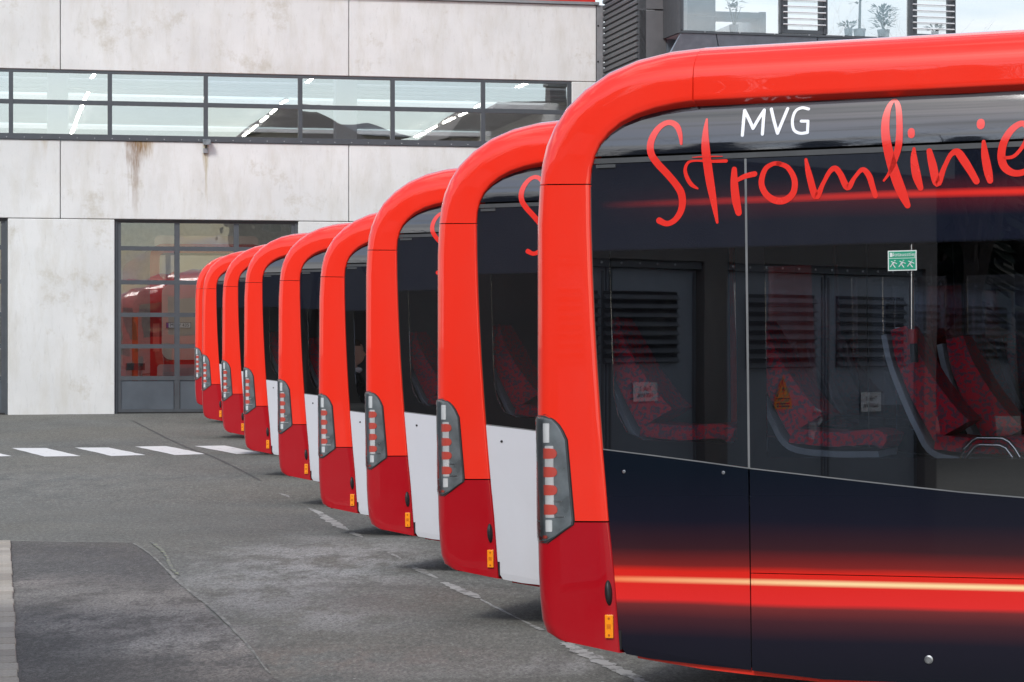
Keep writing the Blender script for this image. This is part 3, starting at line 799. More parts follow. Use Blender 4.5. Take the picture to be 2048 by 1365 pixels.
    o = box('amber_reflector', (RA+p-.021, RA+p+.021, -.016, -.002, z-.057, z+.057), M['orange'], root); bevel(o, .004)
    m = MB()
    for dz in (-.042, .040): m.lathe([(.006, 0), (.006, .002), (.001, .002)], 8, lambda a, b, c, dz=dz: (RA+p+a, -.016-c, z+dz+b))
    for k in range(4): m.box(RA+p-.010+k*.0055, RA+p-.0075+k*.0055, -.0175, -.0158, z-.012, z+.012)
    m.build('reflector_detail', M['amber_dark'], o)
    return root

def build_seat(parent, u, z, w, face=1):
    """seat with curved shell, cushion and backrest: faces +u"""
    def slab(name, prof, th, w0, w1, mat, par, narrow=None):
        v = []; f = []
        g = smooth_path(prof, 5)
        for i, p in enumerate(g):
            a = g[max(i-1, 0)]; b = g[min(i+1, len(g)-1)]
            d = Vector((b[0]-a[0], b[1]-a[1])).normalized(); n = Vector((-d.y, d.x))
            t_ = th if not callable(th) else th(i/(len(g)-1))
            ww = 0 if narrow is None else narrow(i/(len(g)-1))
            v += [(u+p[0], w0+ww, z+p[1]), (u+p[0]+n.x*t_, w0+ww+.02, z+p[1]+n.y*t_), (u+p[0]+n.x*t_, w1-ww-.02, z+p[1]+n.y*t_), (u+p[0], w1-ww, z+p[1])]
            if i:
                k = 4*i
                for j in range(4): f.append((k-4+j, k-4+(j+1) % 4, k+(j+1) % 4, k+j))
        n = len(g)-1; f += [(0, 1, 2, 3), (4*n, 4*n+3, 4*n+2, 4*n+1)]
        return link(name, v, f, mat, par, 50)
    sh = slab('seat', [(-.19, .56), (-.16, .44), (-.10, .28), (-.03, .12), (.05, .0), (.25, -.03), (.48, -.03)], -.03, w, w+.42, M['shell'], parent, lambda t: .05*max(0, 1-4*t))
    slab('backrest', [(-.175, .58), (-.14, .44), (-.08, .28), (-.01, .14), (.04, .05)], lambda t: .08+.11*t, w+.02, w+.40, M['fabric'], sh, lambda t: .06*max(0, 1-4*t))
    slab('cushion', [(.04, .01), (.25, -.01), (.44, .0), (.49, -.02)], lambda t: .07 if t < .9 else .04, w+.01, w+.41, M['fabric'], sh)
    return sh

proto = build_bus()
def u_at(x, y, w): return bp(x, y, w)
# seats in the first two bays
for (x, y, w) in ((1262, 885, .16), (1560, 898, .16), (1850, 912, .18), (1960, 925, .62)):
    u, z = bp(x, y, w); build_seat(proto, u, z+.02, w)
for uu in (3.0, 3.8, 4.6, 5.4):
    build_seat(proto, uu, 1.25, .3)
for uu in (2.5, 3.3): build_seat(proto, uu, 1.25, 1.75)
def handrail(px, w, r, name, mat):
    m = MB(); m.tube([Vector((bp(x, y, w)[0], w, bp(x, y, w)[1])) for x, y in px], r, 8); return m.build(name, mat, proto, 60)
handrail([(1918, 925), (1928, 898), (1945, 881), (1955, 876), (2005, 877), (2018, 884), (2030, 898), (2040, 915)], .10, .010, 'handrail', M['chrome'])
handrail([(1926, 925), (1940, 905), (1950, 893), (1960, 890), (2000, 891), (2012, 897), (2025, 915)], .13, .009, 'handrail', M['chrome'])
handrail([(1823, 480), (1823, 665)], .11, .0125, 'handrail', M['chrome'])
handrail([(1825, 659), (1825, 686)], .11, .026, 'pole_grip', M['grip'])
handrail([(1827, 688), (1829, 725)], .11, .020, 'pole_socket', M['black'])
handrail([(1795, 655), (1800, 730), (1830, 800)], .36, .012, 'grab_handle', M['shell'])

BUS = [(1084.5, 720, 0, 0), (882.5, 548, 0, 0), (738, 442, 5, 0), (641, 366, 24, 0), (559.5, 309.5, 6, 0), (490.5, 266, -9.5, 0), (446.5, 231.5, -17, 0), (406.5, 206, -24, 0), (392, 185, -34, 0)]
LBL = ['nearest red bus in dark film with a red light streak and handwriting Stromlinie',
       'second bus from the right, white lower side, red S cut off by the nearest bus',
       'third bus from the right, only a sliver of a red S beside its pillar',
       'fourth bus from the right, sitting lowest, a man in a dark suit behind its glass',
       'fifth bus from the right, just beyond the bus with the man inside',
       'sixth bus from the right, its white side ending level with the zebra crossing',
       'seventh bus from the right, third from the far end of the row',
       'eighth bus from the right, second from the far end of the row',
       'farthest red bus, only its curved rear corner showing in front of the garage gate']
def setmat(o, mat):
    o.material_slots[0].link = 'OBJECT'; o.material_slots[0].material = mat
buses = []
for i, (x, s, dy, _) in enumerate(BUS):
    Y = F*1.79/s
    b = proto if i == 0 else copy_tree(proto)
    dz = -dy/s*1.79
    b.matrix_world = B1 if i == 0 else bus_matrix(x, Y, dz, PITCH if i < 3 else -.006)
    tag(b, LBL[i], 'bus', 'red electric buses parked in a staggered row')
    buses.append(b)
def kids(o): return [c for c in bpy.data.objects if c.parent == o]
def base(o): return o.name.split('.')[0]
for c in kids(buses[0]):
    n = base(c)
    if n in ('rear_side_panel', 'side_panel', 'service_flap', 'front_side_panel'): setmat(c, M['print_skirt'])
    if n == 'window_border': setmat(c, M['print_glass'])
    if n == 'screw': setmat(c, M['screw'])
    if n == 'sill': setmat(c, M['red'])
for b in buses[1:]:
    for c in kids(b):
        if base(c) == 'flap_lock': bpy.data.objects.remove(c)
add_letters(buses[0], STROKES, list('StromlinIe'), M['letter_red'])
add_letters(buses[0], WHITE, list('MVG'), M['letter_white'])
add_letters(buses[1], STROKES, ['S', 't'], M['letter_red'])
add_letters(buses[2], STROKES, ['S', 't'], M['letter_red'])
# emergency exit sticker on the glass of the nearest bus
M['sign_green'] = simple('green_film', (.012, .27, .16), .35, vary=.04)
M['sign_white'] = simple('sign_white_film', (.62, .66, .64), .35, vary=.04)
a = bp(1775, 502); c_ = bp(1833, 541)
sw = .006
stk = box('exit_sticker', (a[0], c_[0], sw, sw+.002, c_[1], a[1]), M['sign_white'], buses[0])
m = MB(); zz = bp(1800, 516)[1]
m.box(a[0]+.005, c_[0]-.005, sw-.001, sw+.001, c_[1]+.005, zz-.003); m.box(a[0]+.005, c_[0]-.005, sw-.001, sw+.001, zz, a[1]-.005)
m.build('sticker_panel', M['sign_green'], stk)
m = MB()
for k in range(3):
    cx = a[0]+(c_[0]-a[0])*(.2+.3*k); cz = (c_[1]+zz)/2
    def ln(p, q, r): m.tube([(cx+p[0], sw-.0015, cz+p[1]), (cx+q[0], sw-.0015, cz+q[1])], r, 4)
    ln((-.006, .0), (.006, .010), .004); ln((.006, .016), (.007, .019), .004); ln((-.006, 0), (-.016, -.012), .0025); ln((-.004, 0), (.008, -.016), .0025); ln((.004, .008), (.016, .002), .002); ln((.0, .008), (-.012, .014), .002)
m.box(a[0]+.010, a[0]+.022, sw-.0022, sw-.0012, zz+.005, a[1]-.010)
m.build('pictogram', M['sign_white'], stk)
text_mesh('lettering', 'Notausstieg', .026, M['sign_white'], stk, frame((a[0]+(c_[0]-a[0])*.54, sw-.0015, (zz+a[1])/2-.002), (1, 0, 0), (0, 0, 1), (0, -1, 0)), .0002)

M['clear_bus_glass'] = glass_mat('clearer_bus_glass', (.93, .94, .96), 1.5, 0.0, .0010, 1.0)
for c in kids(buses[3]):
    if base(c) == 'window_pane': setmat(c, M['clear_bus_glass'])
_s = sorted([c for c in kids(buses[3]) if base(c) == 'seat'], key=lambda c: c.data.vertices[0].co.x)[0]
for g_ in kids(_s): bpy.data.objects.remove(g_)
bpy.data.objects.remove(_s)
# ------------------------------------------------------------------ man inside the fourth bus
def skin_mesh(name, nodes, edges, mat, parent=None, sub=2):
    me = bpy.data.meshes.new(name); me.from_pydata([n[0] for n in nodes], edges, []); o = bpy.data.objects.new(name, me); C.objects.link(o)
    md = o.modifiers.new('s', 'SKIN'); sd = o.modifiers.new('d', 'SUBSURF'); sd.levels = sub; sd.render_levels = sub
    for v, n in zip(me.skin_vertices[0].data, nodes): v.radius = n[1] if isinstance(n[1], tuple) else (n[1], n[1])
    me.skin_vertices[0].data[0].use_root = True
    dg = bpy.context.evaluated_depsgraph_get(); me2 = bpy.data.meshes.new_from_object(o.evaluated_get(dg))
    bpy.data.objects.remove(o); me2.name = name; me2.materials.clear(); me2.materials.append(mat)
    for p in me2.polygons: p.use_smooth = True
    o2 = bpy.data.objects.new(name, me2); C.objects.link(o2)
    if parent: o2.parent = parent
    return o2
M['skin'] = simple('skin', (.72, .42, .31), .5, vary=.06)
M['suit'] = simple('dark_suit', (.008, .009, .014), .8, bump=.3, bscale=400)
M['shirt'] = simple('white_shirt', (.85, .86, .9), .8)
M['hair'] = simple('brown_hair', (.06, .035, .02), .7, bump=.5, bscale=150)
Bm = buses[3].matrix_world.copy()
def in_bus(px, py, w, B=Bm):
    Bi = B.inverted(); o = Bi @ Vector((0, 0, CAMZ)); d = Bi.to_3x3() @ Vector(((px-1024)/F, 1, (HOR-py)/F)); k = (w-o.y)/d.y; p = o+d*k
    return B @ p
hp = in_bus(708, 681, .30)
base_z = (Bm @ Vector((.6, .5, .45))).z
man = empty('person', (hp.x, hp.y, hp.z-1.72), (0, 0, 0))
tag(man, "man in dark suit and white collar in profile behind the fourth bus's glass", 'person')
# local frame: faces +x
def head_point(a, e, k=1.0):
    x, y, z = math.cos(a)*math.cos(e), math.sin(a)*math.cos(e), math.sin(e)
    hx = .098*x; hy = .074*y*(1-.12*max(0, -z)); hz = .125*z
    if x > 0 and abs(y) < .35: hx += .026*max(0, 1-abs(e+.12)/.30)*(1-abs(y)/.35)      # nose
    if x > 0 and e < -.45: hx += .012*(1-abs(y))                                        # chin
    if x > .3 and -.02 < e < .25: hx -= .008                                            # eye sockets
    return (hx*k, hy*k, hz*k)
m = MB(); v = []; na, ne = 28, 20
for j_ in range(ne+1):
    for i_ in range(na): p = head_point(2*math.pi*i_/na, -math.pi/2+math.pi*j_/ne); v.append((p[0], p[1], p[2]+1.60))
m.add(v, [(j_*na+i_, j_*na+(i_+1) % na, (j_+1)*na+(i_+1) % na, (j_+1)*na+i_) for j_ in range(ne) for i_ in range(na)])
m.tube([(-.02, 0, 1.40), (-.02, 0, 1.47), (-.02, 0, 1.56)], [.062, .054, .055], 14)
for sy in (-1, 1): m.tube([(-.01, sy*.072, 1.575), (-.018, sy*.080, 1.60), (-.01, sy*.074, 1.625)], [.008, .016, .009], 8)
m.build('body', M['skin'], man, 60)
m = MB(); v = []; f = []
for j_ in range(ne+1):
    for i_ in range(na):
        p = head_point(2*math.pi*i_/na, -math.pi/2+math.pi*j_/ne, 1.09); v.append((p[0]-.006, p[1], p[2]+1.603))
for j_ in range(ne):
    for i_ in range(na):
        c_x = sum(v[q][0] for q in (j_*na+i_, (j_+1)*na+i_))/2; c_z = sum(v[q][2] for q in (j_*na+i_, (j_+1)*na+i_))/2
        if c_z > 1.655+.35*max(0, c_x) or (c_x < -.028 and c_z > 1.545): f.append((j_*na+i_, j_*na+(i_+1) % na, (j_+1)*na+(i_+1) % na, (j_+1)*na+i_))
m.add(v, f); m.build('hair', M['hair'], man, 60)
skin_mesh('shirt', [((0, 0, 1.46), (.068, .075)), ((.02, 0, 1.38), (.08, .10))], [(0, 1)], M['shirt'], man, 2)
skin_mesh('jacket', [((0, 0, 1.05), (.13, .15)), ((0, 0, 1.25), (.14, .16)), ((-.01, 0, 1.38), (.10, .14)), ((-.01, .12, 1.38), .07), ((-.02, -.12, 1.38), .07), ((.0, .15, 1.12), .055), ((.08, .14, .90), .045),
                     ((0, -.15, 1.12), .055), ((.08, -.14, .90), .045), ((0, 0, .86), (.14, .20)), ((.13, .12, .86), .035), ((.13, -.12, .86), .035)],
          [(0, 1), (1, 2), (2, 3), (2, 4), (3, 5), (5, 6), (4, 7), (7, 8), (0, 9), (6, 10), (8, 11)], M['suit'], man)
skin_mesh('trousers', [((0, 0, .88), (.12, .16)), ((0, .09, .80), .085), ((0, -.09, .80), .085), ((.01, .1, .5), .06), ((.01, -.1, .5), .06), ((0, .1, .1), .045), ((0, -.1, .1), .045), ((.14, .1, .05), .04), ((.14, -.1, .05), .04)],
          [(0, 1), (0, 2), (1, 3), (2, 4), (3, 5), (4, 6), (5, 7), (6, 8)], M['suit'], man)
man.scale = (1, 1, 1)

# ------------------------------------------------------------------ depot building
def concrete(name, base, stain=1.0):
    t = NT(name)
    c0 = t.noise(.45, 6, .6); c1_ = t.noise(1.6, 7, .68, vec=t.obj((1.6, 1, .45))); c2 = t.noise(9, 5, .7, vec=t.obj((1.5, 1, .35)))
    fine = t.noise(70, 4, .7)
    col = t.ramp(c0, [(.3, tuple(c*.88 for c in base)), (.7, tuple(c*1.08 for c in base))])
    col = t.mix(t.ramp(c1_, [(.46, 0.0), (.70, .48*stain)]), col, (base[0]*.74, base[1]*.70, base[2]*.61))
    col = t.mix(t.ramp(c2, [(.56, 0.0), (.70, .26*stain)]), col, (base[0]*.55, base[1]*.55, base[2]*.54))
    blot = t.noise(1.1, 5, .75, vec=t.obj((1, 1, 1), (7, 3, 2)))
    col = t.mix(t.ramp(blot, [(.57, 0.0), (.70, .5*stain)]), col, (base[0]*.62, base[1]*.56, base[2]*.44))
    col = t.mix(t.ramp(fine, [(.30, .35), (.42, 0.0)]), col, tuple(c*.6 for c in base))
    nm = t.bump(fine, .25, .003, t.bump(c2, .15, .01))
    return t, col, nm
t, col, nm = concrete('concrete', (.765, .775, .755))
t.pbr(col, .85, 0, nm, 0, .3); M['concrete'] = t.m
# facade frame: point at photograph column x on the facade plane
FA = math.atan(F/23500.0)
F0 = Vector(((230-1024)/F*52.2, 52.2, 0)); FD = Vector((math.cos(FA), math.sin(FA), 0)); FN = Vector((-FD.y, FD.x, 0))   # FN points into the building
def fs(x, y, dep=0.0):
    """pixel -> (s, z) on plane dep behind the facade"""
    k = (x-1024)/F; o = F0+FN*dep
    s = (k*o.y-o.x)/(FD.x-k*FD.y); Y = o.y+s*FD.y
    return s, CAMZ+(HOR-y)/F*Y
depot = empty('depot_building', tuple(F0), (0, 0, math.atan2(FD.y, FD.x)))
tag(depot, 'pale concrete depot hall with a ribbon of windows and glazed folding gates', 'building')
ZB = ground_z(52.2)
z_wt = fs(600, 151)[1]; z_wb = fs(600, 288)[1]; z_gt = fs(232, 439)[1]; z_top = fs(1100, 8)[1]
s_j1 = fs(121, 300)[0]; s_j2 = fs(698, 300)[0]; s_end = fs(1193, 200)[0]; s_wend = fs(1143, 200)[0]
s_g0 = fs(230, 600)[0]; s_g1 = fs(596, 600)[0]; s_p0 = fs(15, 600)[0]
print('depot', z_wt, z_wb, z_gt, z_top, s_j1, s_j2, s_end, s_g0, s_g1, s_p0)
TH_W = .30
rust_m = {}
def wall_piece(s0, s1, z0, z1, mat=None, th=TH_W):
    o = box('concrete_panel', (s0+.008, s1-.008, 0, th, z0+.006, z1-.006), mat or M['concrete'], depot)
    return bevel(o, .012, 1)
js = [s_j1-12.2, s_j1-6.1, s_j1, s_j2, s_end]
for a_, b_ in zip(js, js[1:]): wall_piece(a_, b_, z_wt, z_top)
# middle band (with rust stains on its own material)
t, col, nm = concrete('stained_concrete', (.765, .775, .755))
X_, Y_, Z_ = t.sep()
def streak(cx, w, ztop_, ln, tcol, amt):
    global col
    wob = t.math('MULTIPLY', t.math('SUBTRACT', t.noise(5, 4, .7, vec=t.obj((1, 1, .15))), .5), w*2.2)
    dx = t.math('ABSOLUTE', t.math('ADD', t.math('SUBTRACT', X_, cx), wob))
    dn = t.math('DIVIDE', t.math('SUBTRACT', ztop_, Z_), ln)           # 0 at top .. 1
    wz = t.math('MULTIPLY', t.ramp(dn, [(0.0, 1.0), (.35, .45), (1.0, .25)]), w)
    mk = t.ramp(t.math('DIVIDE', dx, wz), [(.25, 1.0), (1.0, 0.0)])
    fd = t.ramp(dn, [(0.0, 1.0), (.4, .6), (1.0, 0.0)])
    st = t.ramp(t.noise(12, 4, .7, vec=t.obj((3, 1, .3))), [(.35, .45), (.6, 1.0)])
    col = t.mix(t.math('MULTIPLY', t.math('MULTIPLY', t.math('MULTIPLY', mk, fd), st), amt), col, tcol)
s1_, _ = fs(271, 290); s2_, _ = fs(412, 310); s3_, _ = fs(90, 290)
streak(s1_, .34, z_wb, 1.7, (.20, .095, .020), 1.0)
streak(s1_+.2, .35, z_wb, .45, (.42, .30, .14), .6)
streak(s2_, .085, z_wb-.28, 1.3, (.40, .31, .14), .85)
streak(s3_, .12, z_wb, .5, (.45, .35, .2), .5)
t.pbr(col, .85, 0, nm, 0, .3); M['stained'] = t.m
for a_, b_ in zip(js, js[1:]): wall_piece(a_, b_ if b_ != s_end else s_end, z_gt, z_wb-.0, M['stained'])
wall_piece(s_wend, s_end, z_wb+.0, z_wt)
wall_piece(s_p0, s_g0, ZB-.1, z_gt)
wall_piece(s_g1, s_g1+2.2, ZB-.1, z_gt)
GWID = s_g1-s_g0
wall_piece(s_g1+2.2+GWID, s_end, ZB-.1, z_gt)
# parapet
M['cap'] = simple('grey_metal_cap', (.30, .31, .32), .45, .4)
box('parapet_cap', (js[0], s_end+.05, -.06, .5, z_top, z_top+.06), M['cap'], depot)
M['red_trim'] = simple('red_trim', (.55, .02, .012), .4)
box('red_fascia', (js[0], fs(1190, 4)[0], -.03, .4, z_top+.062, z_top+.20), M['red_trim'], depot)
# corner profile with screws
cp = box('corner_profile', (s_end+.004, fs(1207, 100)[0], -.012, TH_W, ZB-.1, z_top-.002), M['cap'], depot)
m = MB()
for zz in [z_top-.45-.78*k for k in range(9)]: m.lathe([(.02, 0), (.02, .012), (.001, .015)], 8, lambda a, b, c, zz=zz: (s_end+.03+a, -.012-c, zz+b))
m.build('screw', M['black'], cp)
# inside of the hall
M['hall_wall'] = simple('hall_wall', (.62, .62, .60), .8)
M['hall_floor'] = simple('hall_floor', (.22, .21, .20), .5)
M['ceiling'] = simple('hall_ceiling', (.52, .53, .54), .8, nscale=1.0)
sA, sB = js[0], s_end+3.8; D1 = 44.0
m = MB(); m.box(sA, sB, D1, D1+.2, ZB, z_top); m.box(sA-.2, sA, TH_W, D1, ZB, z_top); m.box(sB, sB+.15, TH_W+.01, D1, ZB, z_top); m.build('hall_wall', M['hall_wall'], depot)
box('hall_floor', (sA, sB, TH_W, D1, ZB-.05, ZB+.01), M['hall_floor'], depot)
z_ceil = z_top-.15
m = MB(); dd0 = TH_W-.02                      # roof with unseen long gaps, added so daylight brightens the hall
for (da, db) in ((dd0, 1.0), (4.6, 5.6), (7.6, 9.2), (11.6, 20), (22, 30), (32, D1+.2)): m.box(sA, sB, da, db, z_ceil, z_top-.02)
m.build('roof_slab', M['ceiling'], depot)
# concrete beams and columns inside
M['white_col'] = simple('white_column', (.80, .81, .80), .6, vary=.03)
for x in (117, 694):
    s0, _ = fs(x-22, 200, .9); s1__, _ = fs(x+20, 200, .9)
    box('column', (s0, s1__, .9, 1.3, ZB, z_ceil-.01), M['white_col'], depot)
# pipes under the ceiling parallel to the facade
m = MB()
for k, (yy, r) in enumerate(((168, .045), (174, .03), (180, .045), (188, .035))):
    s, z = fs(500, yy, 2.0); m.tube([(sA+.3, 2.0+.02*k, z), (sB-.3, 2.0+.02*k, z)], r, 8)
pip = m.build('pipe_bundle', M['white_col'], depot, 60)
# ribbon window
M['frame'] = simple('grey_window_frame', (.085, .095, .105), .45, .2, vary=.08)
rw = empty('ribbon_window'); rw.parent = depot
mull = [fs(x, 210)[0] for x in (22, 220, 412, 601, 786, 967)]
step = (mull[-1]-mull[0])/5
mull = [mull[0]-step*2, mull[0]-step] + mull + [s_wend-.035]
z_mid = fs(600, 214)[1]
zt0, zt1, zb0, zb1 = z_wt-.06, z_wt+.0, z_wb+.0, z_wb+.15
def wbox(name, a, par=rw, mat=None):
    return box(name, a, mat or M['frame'], par)
wbox('top_rail', (mull[0], s_wend, .02, .12, z_wt-.055, z_wt-.005)); wbox('sill', (mull[0], s_wend, -.03, .12, z_wb+.0, z_wb+.12))
wbox('middle_rail', (mull[0], s_wend, .035, .11, z_mid-.045, z_mid+.045))
m = MB()
kk = mull[0]+.3
while kk < s_wend: m.lathe([(.012, 0), (.001, .006)], 6, lambda a, b, c, kk=kk: (kk+a, -.031-c, z_wb+.04+b)); kk += .36
m.build('rivet', M['screw'], rw)
for k, s in enumerate(mull): wbox('mullion', (s-.045, s+.045, .022, .115, z_wb+.12, z_wt-.055))
pane_obj = []
for a_, b_ in zip(mull, mull[1:]):
    for (z0, z1) in ((z_wb+.12, z_mid-.045), (z_mid+.045, z_wt-.055)):
        mb = MB(); tl = random.uniform(-.004, .004); tv = random.uniform(-.004, .004)
        mb.box(a_+.045, b_-.045, .065, .075, z0, z1, fn=lambda x, y, z, a_=a_, z0=z0: (x, y+tl*(x-a_)+tv*(z-z0), z)); mb.build('pane', M['depot_glass'], rw)
# lamps in the hall: rows running away from the facade
M['tube'] = None
t = NT('lamp_tube'); t.pbr((.9, .9, .85), .4, emit=(1.0, .98, .88), estr=20.0); M['tube'] = t.m
def lamp_row(pts, label):
    """pts: pixel ends; rows at ceiling height z_l"""
    zl_ = z_ceil-.18
    for n_, (x0, y0, x1, y1) in enumerate(pts):
        ends = []
        for (x, y) in ((x0, y0), (x1, y1)):
            Y = (zl_-CAMZ)/((HOR-y)/F); ends.append(Vector(((x-1024)/F*Y, Y, zl_)))
        d = (ends[1]-ends[0]); 
        lp = empty('strip_lamp', tuple(ends[0]), (0, 0, math.atan2(d.y, d.x)))
        tag(lp, ['nearest', 'second nearest', 'third nearest', 'fourth nearest', 'fifth nearest', 'sixth nearest'][n_]+' '+label, 'lamp', 'strip lamps under the hall ceiling')
        ln_ = max(.4, d.length-.25)
        box('lamp_body', (0, ln_, -.05, .05, .03, .09), M['white_col'], lp)
        box('lamp_tube', (0, ln_, -.035, .035, 0, .03), M['tube'], lp)
lamp_row([(190, 147, 181, 163), (178, 184, 168, 203), (165, 210, 148, 255), (147, 258, 141, 270)], 'strip lamp of the leftmost ceiling row, left of the wall floodlight')
lamp_row([(628, 155, 609, 172), (574, 202, 560, 210), (554, 218, 540, 230), (535, 234, 520, 246), (514, 252, 500, 264), (498, 265, 485, 275)], 'strip lamp of the middle ceiling row, right of the wall floodlight')
lamp_row([(1059, 165, 1027, 180), (963, 209, 948, 218), (934, 226, 916, 234), (909, 237, 884, 249), (873, 254, 851, 265), (848, 267, 827, 277)], 'strip lamp of the rightmost ceiling row, above the third bus')

# sectional gates
def gate(s0, s1, nsec, part):
    g = empty('gate'); g.parent = depot
    bx = lambda n, a, mt=None: box(n, a, mt or M['frame'], g)
    yo = .10
    zt_ = z_gt-.035
    bx('gate_frame', (s0+.0, s0+.05, yo-.03, yo+.1, ZB, zt_)); bx('gate_frame', (s1-.05, s1, yo-.03, yo+.1, ZB, zt_))
    bx('gate_head', (s0+.0, s1, yo-.06, yo+.25, zt_+.001, z_gt-.001), M['black'])
    zr = [fs(300, y)[1] for y in (443, 497, 565, 630, 693, 757, 822)]
    xs_ = [s0+.05+(s1-s0-.1)*k/nsec for k in range(nsec+1)]
    for i, z in enumerate(zr):
        h = (.045 if 0 < i < 6 else .03)
        bx('gate_rail', (s0+.05, s1-.05, yo, yo+.06, z-h, z+h))
    for i, x in enumerate(xs_):
        if i in (0, nsec): bx('gate_stile', (x-.0 if i == 0 else x-.08, x+.08 if i == 0 else x, yo+.001, yo+.058, zr[-1], zr[0]))
        else: bx('gate_stile', (x-.055, x+.055, yo+.001, yo+.058, zr[-1], zr[0]))
    for i in range(nsec):
        for j in range(5):
            mb = MB(); a1, a2, a3 = [random.uniform(-.012, .012) for _ in range(3)]
            mb.box(xs_[i]+.05, xs_[i+1]-.05, yo+.03, yo+.036, zr[j+1]+.03, zr[j]-.03, fn=lambda x, y, z, a1=a1, a2=a2, i=i, j=j: (x, y+a1*(x-xs_[i])*.5+a2*(z-zr[j]), z))
            mb.build('pane', M['gate_glass'], g)
        o = bx('gate_panel', (xs_[i]+.06, xs_[i+1]-.06, yo+.02, yo+.05, zr[6]+.02, zr[5]-.05), M['gate_panel']); bevel(o, .02, 2)
    bx('gate_seal', (s0+.05, s1-.05, yo+.005, yo+.055, ZB-.02, zr[6]-.031), M['rubber'])
    return g
M['gate_panel'] = simple('gate_infill_panel', (.105, .125, .145), .4, .15, vary=.15, nscale=2.0)
gate(s_g0, s_g1, 3, 0)
gate(s_g1+2.2, s_g1+2.2+GWID, 3, 0)
gate(s_p0-GWID, s_p0, 3, 0)

# floodlight under the ribbon window
def fw(s, d, z): return F0 + FD*s + FN*d + Vector((0, 0, z))
s, z = fs(411, 300)
fl = empty('floodlight', tuple(fw(s, -.02, z)), (0, 0, math.atan2(FD.y, FD.x)))
tag(fl, 'small grey floodlight on a white bracket under the ribbon window, above a rust streak', 'floodlight')
m = MB(); m.box(-.07, .07, -.06, .02, -.11, .05); bevel(m.build('bracket', M['cap'], fl), .012)
m = MB(); m.tube([(0, -.05, .04), (.02, -.12, .14)], .02, 8); m.build('arm', M['black'], fl)
m = MB(); m.box(-.09, .13, -.26, -.02, .12, .26, fn=lambda x, y, z: (x, y, z+(.05 if y > -.1 else 0))); bevel(m.build('lamp_head', M['lamp_grey'], fl), .015)

fl.scale = (.72, .72, .72)
# bus standing in the hall, seen through the gate
hb = empty('coach', tuple(fw((s_g0+s_g1)/2+.15, 1.4, ZB)), (0, 0, math.atan2(FD.y, FD.x)))
tag(hb, 'red and cream bus standing inside the hall behind the glazed gate, number plate showing', 'bus')
M['cream'] = paint('cream_paint', (.62, .55, .47), .05, .3)
m = MB()
def rrect(x0, x1, z0, z1, r, n=5):
    o = []
    for cx, cz, a0 in ((x1-r, z1-r, 0), (x0+r, z1-r, 90), (x0+r, z0+r, 180), (x1-r, z0+r, 270)):
        for k in range(n+1): a = R(a0+90*k/n); o.append((cx+r*math.cos(a), cz+r*math.sin(a)))
    return o
poly_prism('body', rrect(-1.25, 1.25, .35, 3.62, .28), [], lambda a, b, d: (a, d, b), 10.5, M['dark_red'], hb, 40)
poly_prism('roof_cover', rrect(-1.15, 1.1, 3.50, 3.80, .12), [], lambda a, b, d: (a, .1+d, b), 4.0, M['cream'], hb, 40)
bevel(poly_prism('rear_door', rrect(-1.0, 1.24, 1.12, 2.75, .2), [], lambda a, b, d: (a, -.03+d, b), .05, M['cream'], hb), .01)
bevel(poly_prism('bumper', rrect(-1.1, 1.22, .62, 1.02, .08), [], lambda a, b, d: (a, -.06+d, b), .08, M['cap'], hb), .01)
poly_prism('rear_window', rrect(-1.05, 1.1, 2.86, 3.42, .12), [], lambda a, b, d: (a, -.01+d, b), .02, M['dark_glass'], hb)
for sx in (-1, 1): box('tail_lamp', (sx*1.12-.07, sx*1.12+.07, -.02, .02, 1.3, 1.9), M['lamp_red'], hb)
for sx in (-.85, .85):
    m = MB(); m.lathe([(.2, 0), (.46, 0), (.48, .05), (.48, .25), (.46, .3)], 24, lambda a, b, c, sx=sx: (sx+(c-.15), 2.5+a, .48+b)); m.build('wheel', M['rubber'], hb, 40)
# number plate
sc_, zc_ = fs(357, 651, 1.3)
lp = hb.matrix_world
hb_s = (s_g0+s_g1)/2+.15
px_ = sc_-hb_s; pz_ = zc_-ZB
pl = box('number_plate', (px_-.26, px_+.26, -.085, -.07, pz_-.055, pz_+.055), M['lamp_white'], hb)
M['blue'] = simple('plate_blue', (.01, .06, .35), .4)
box('plate_band', (px_-.258, px_-.21, -.0865, -.084, pz_-.053, pz_+.053), M['blue'], pl)
text_mesh('lettering', 'MK V 435', .10, M['black'], pl, frame((px_+.025, -.087, pz_), (1, 0, 0), (0, 0, 1), (0, -1, 0)), .001)
m = MB()
for (x0, x1, z0, z1) in ((px_-.262, px_+.262, pz_+.052, pz_+.06), (px_-.262, px_+.262, pz_-.06, pz_-.052), (px_-.265, px_-.258, pz_-.06, pz_+.06), (px_+.258, px_+.265, pz_-.06, pz_+.06)): m.box(x0, x1, -.088, -.083, z0, z1)
m.build('plate_frame', M['black'], pl)
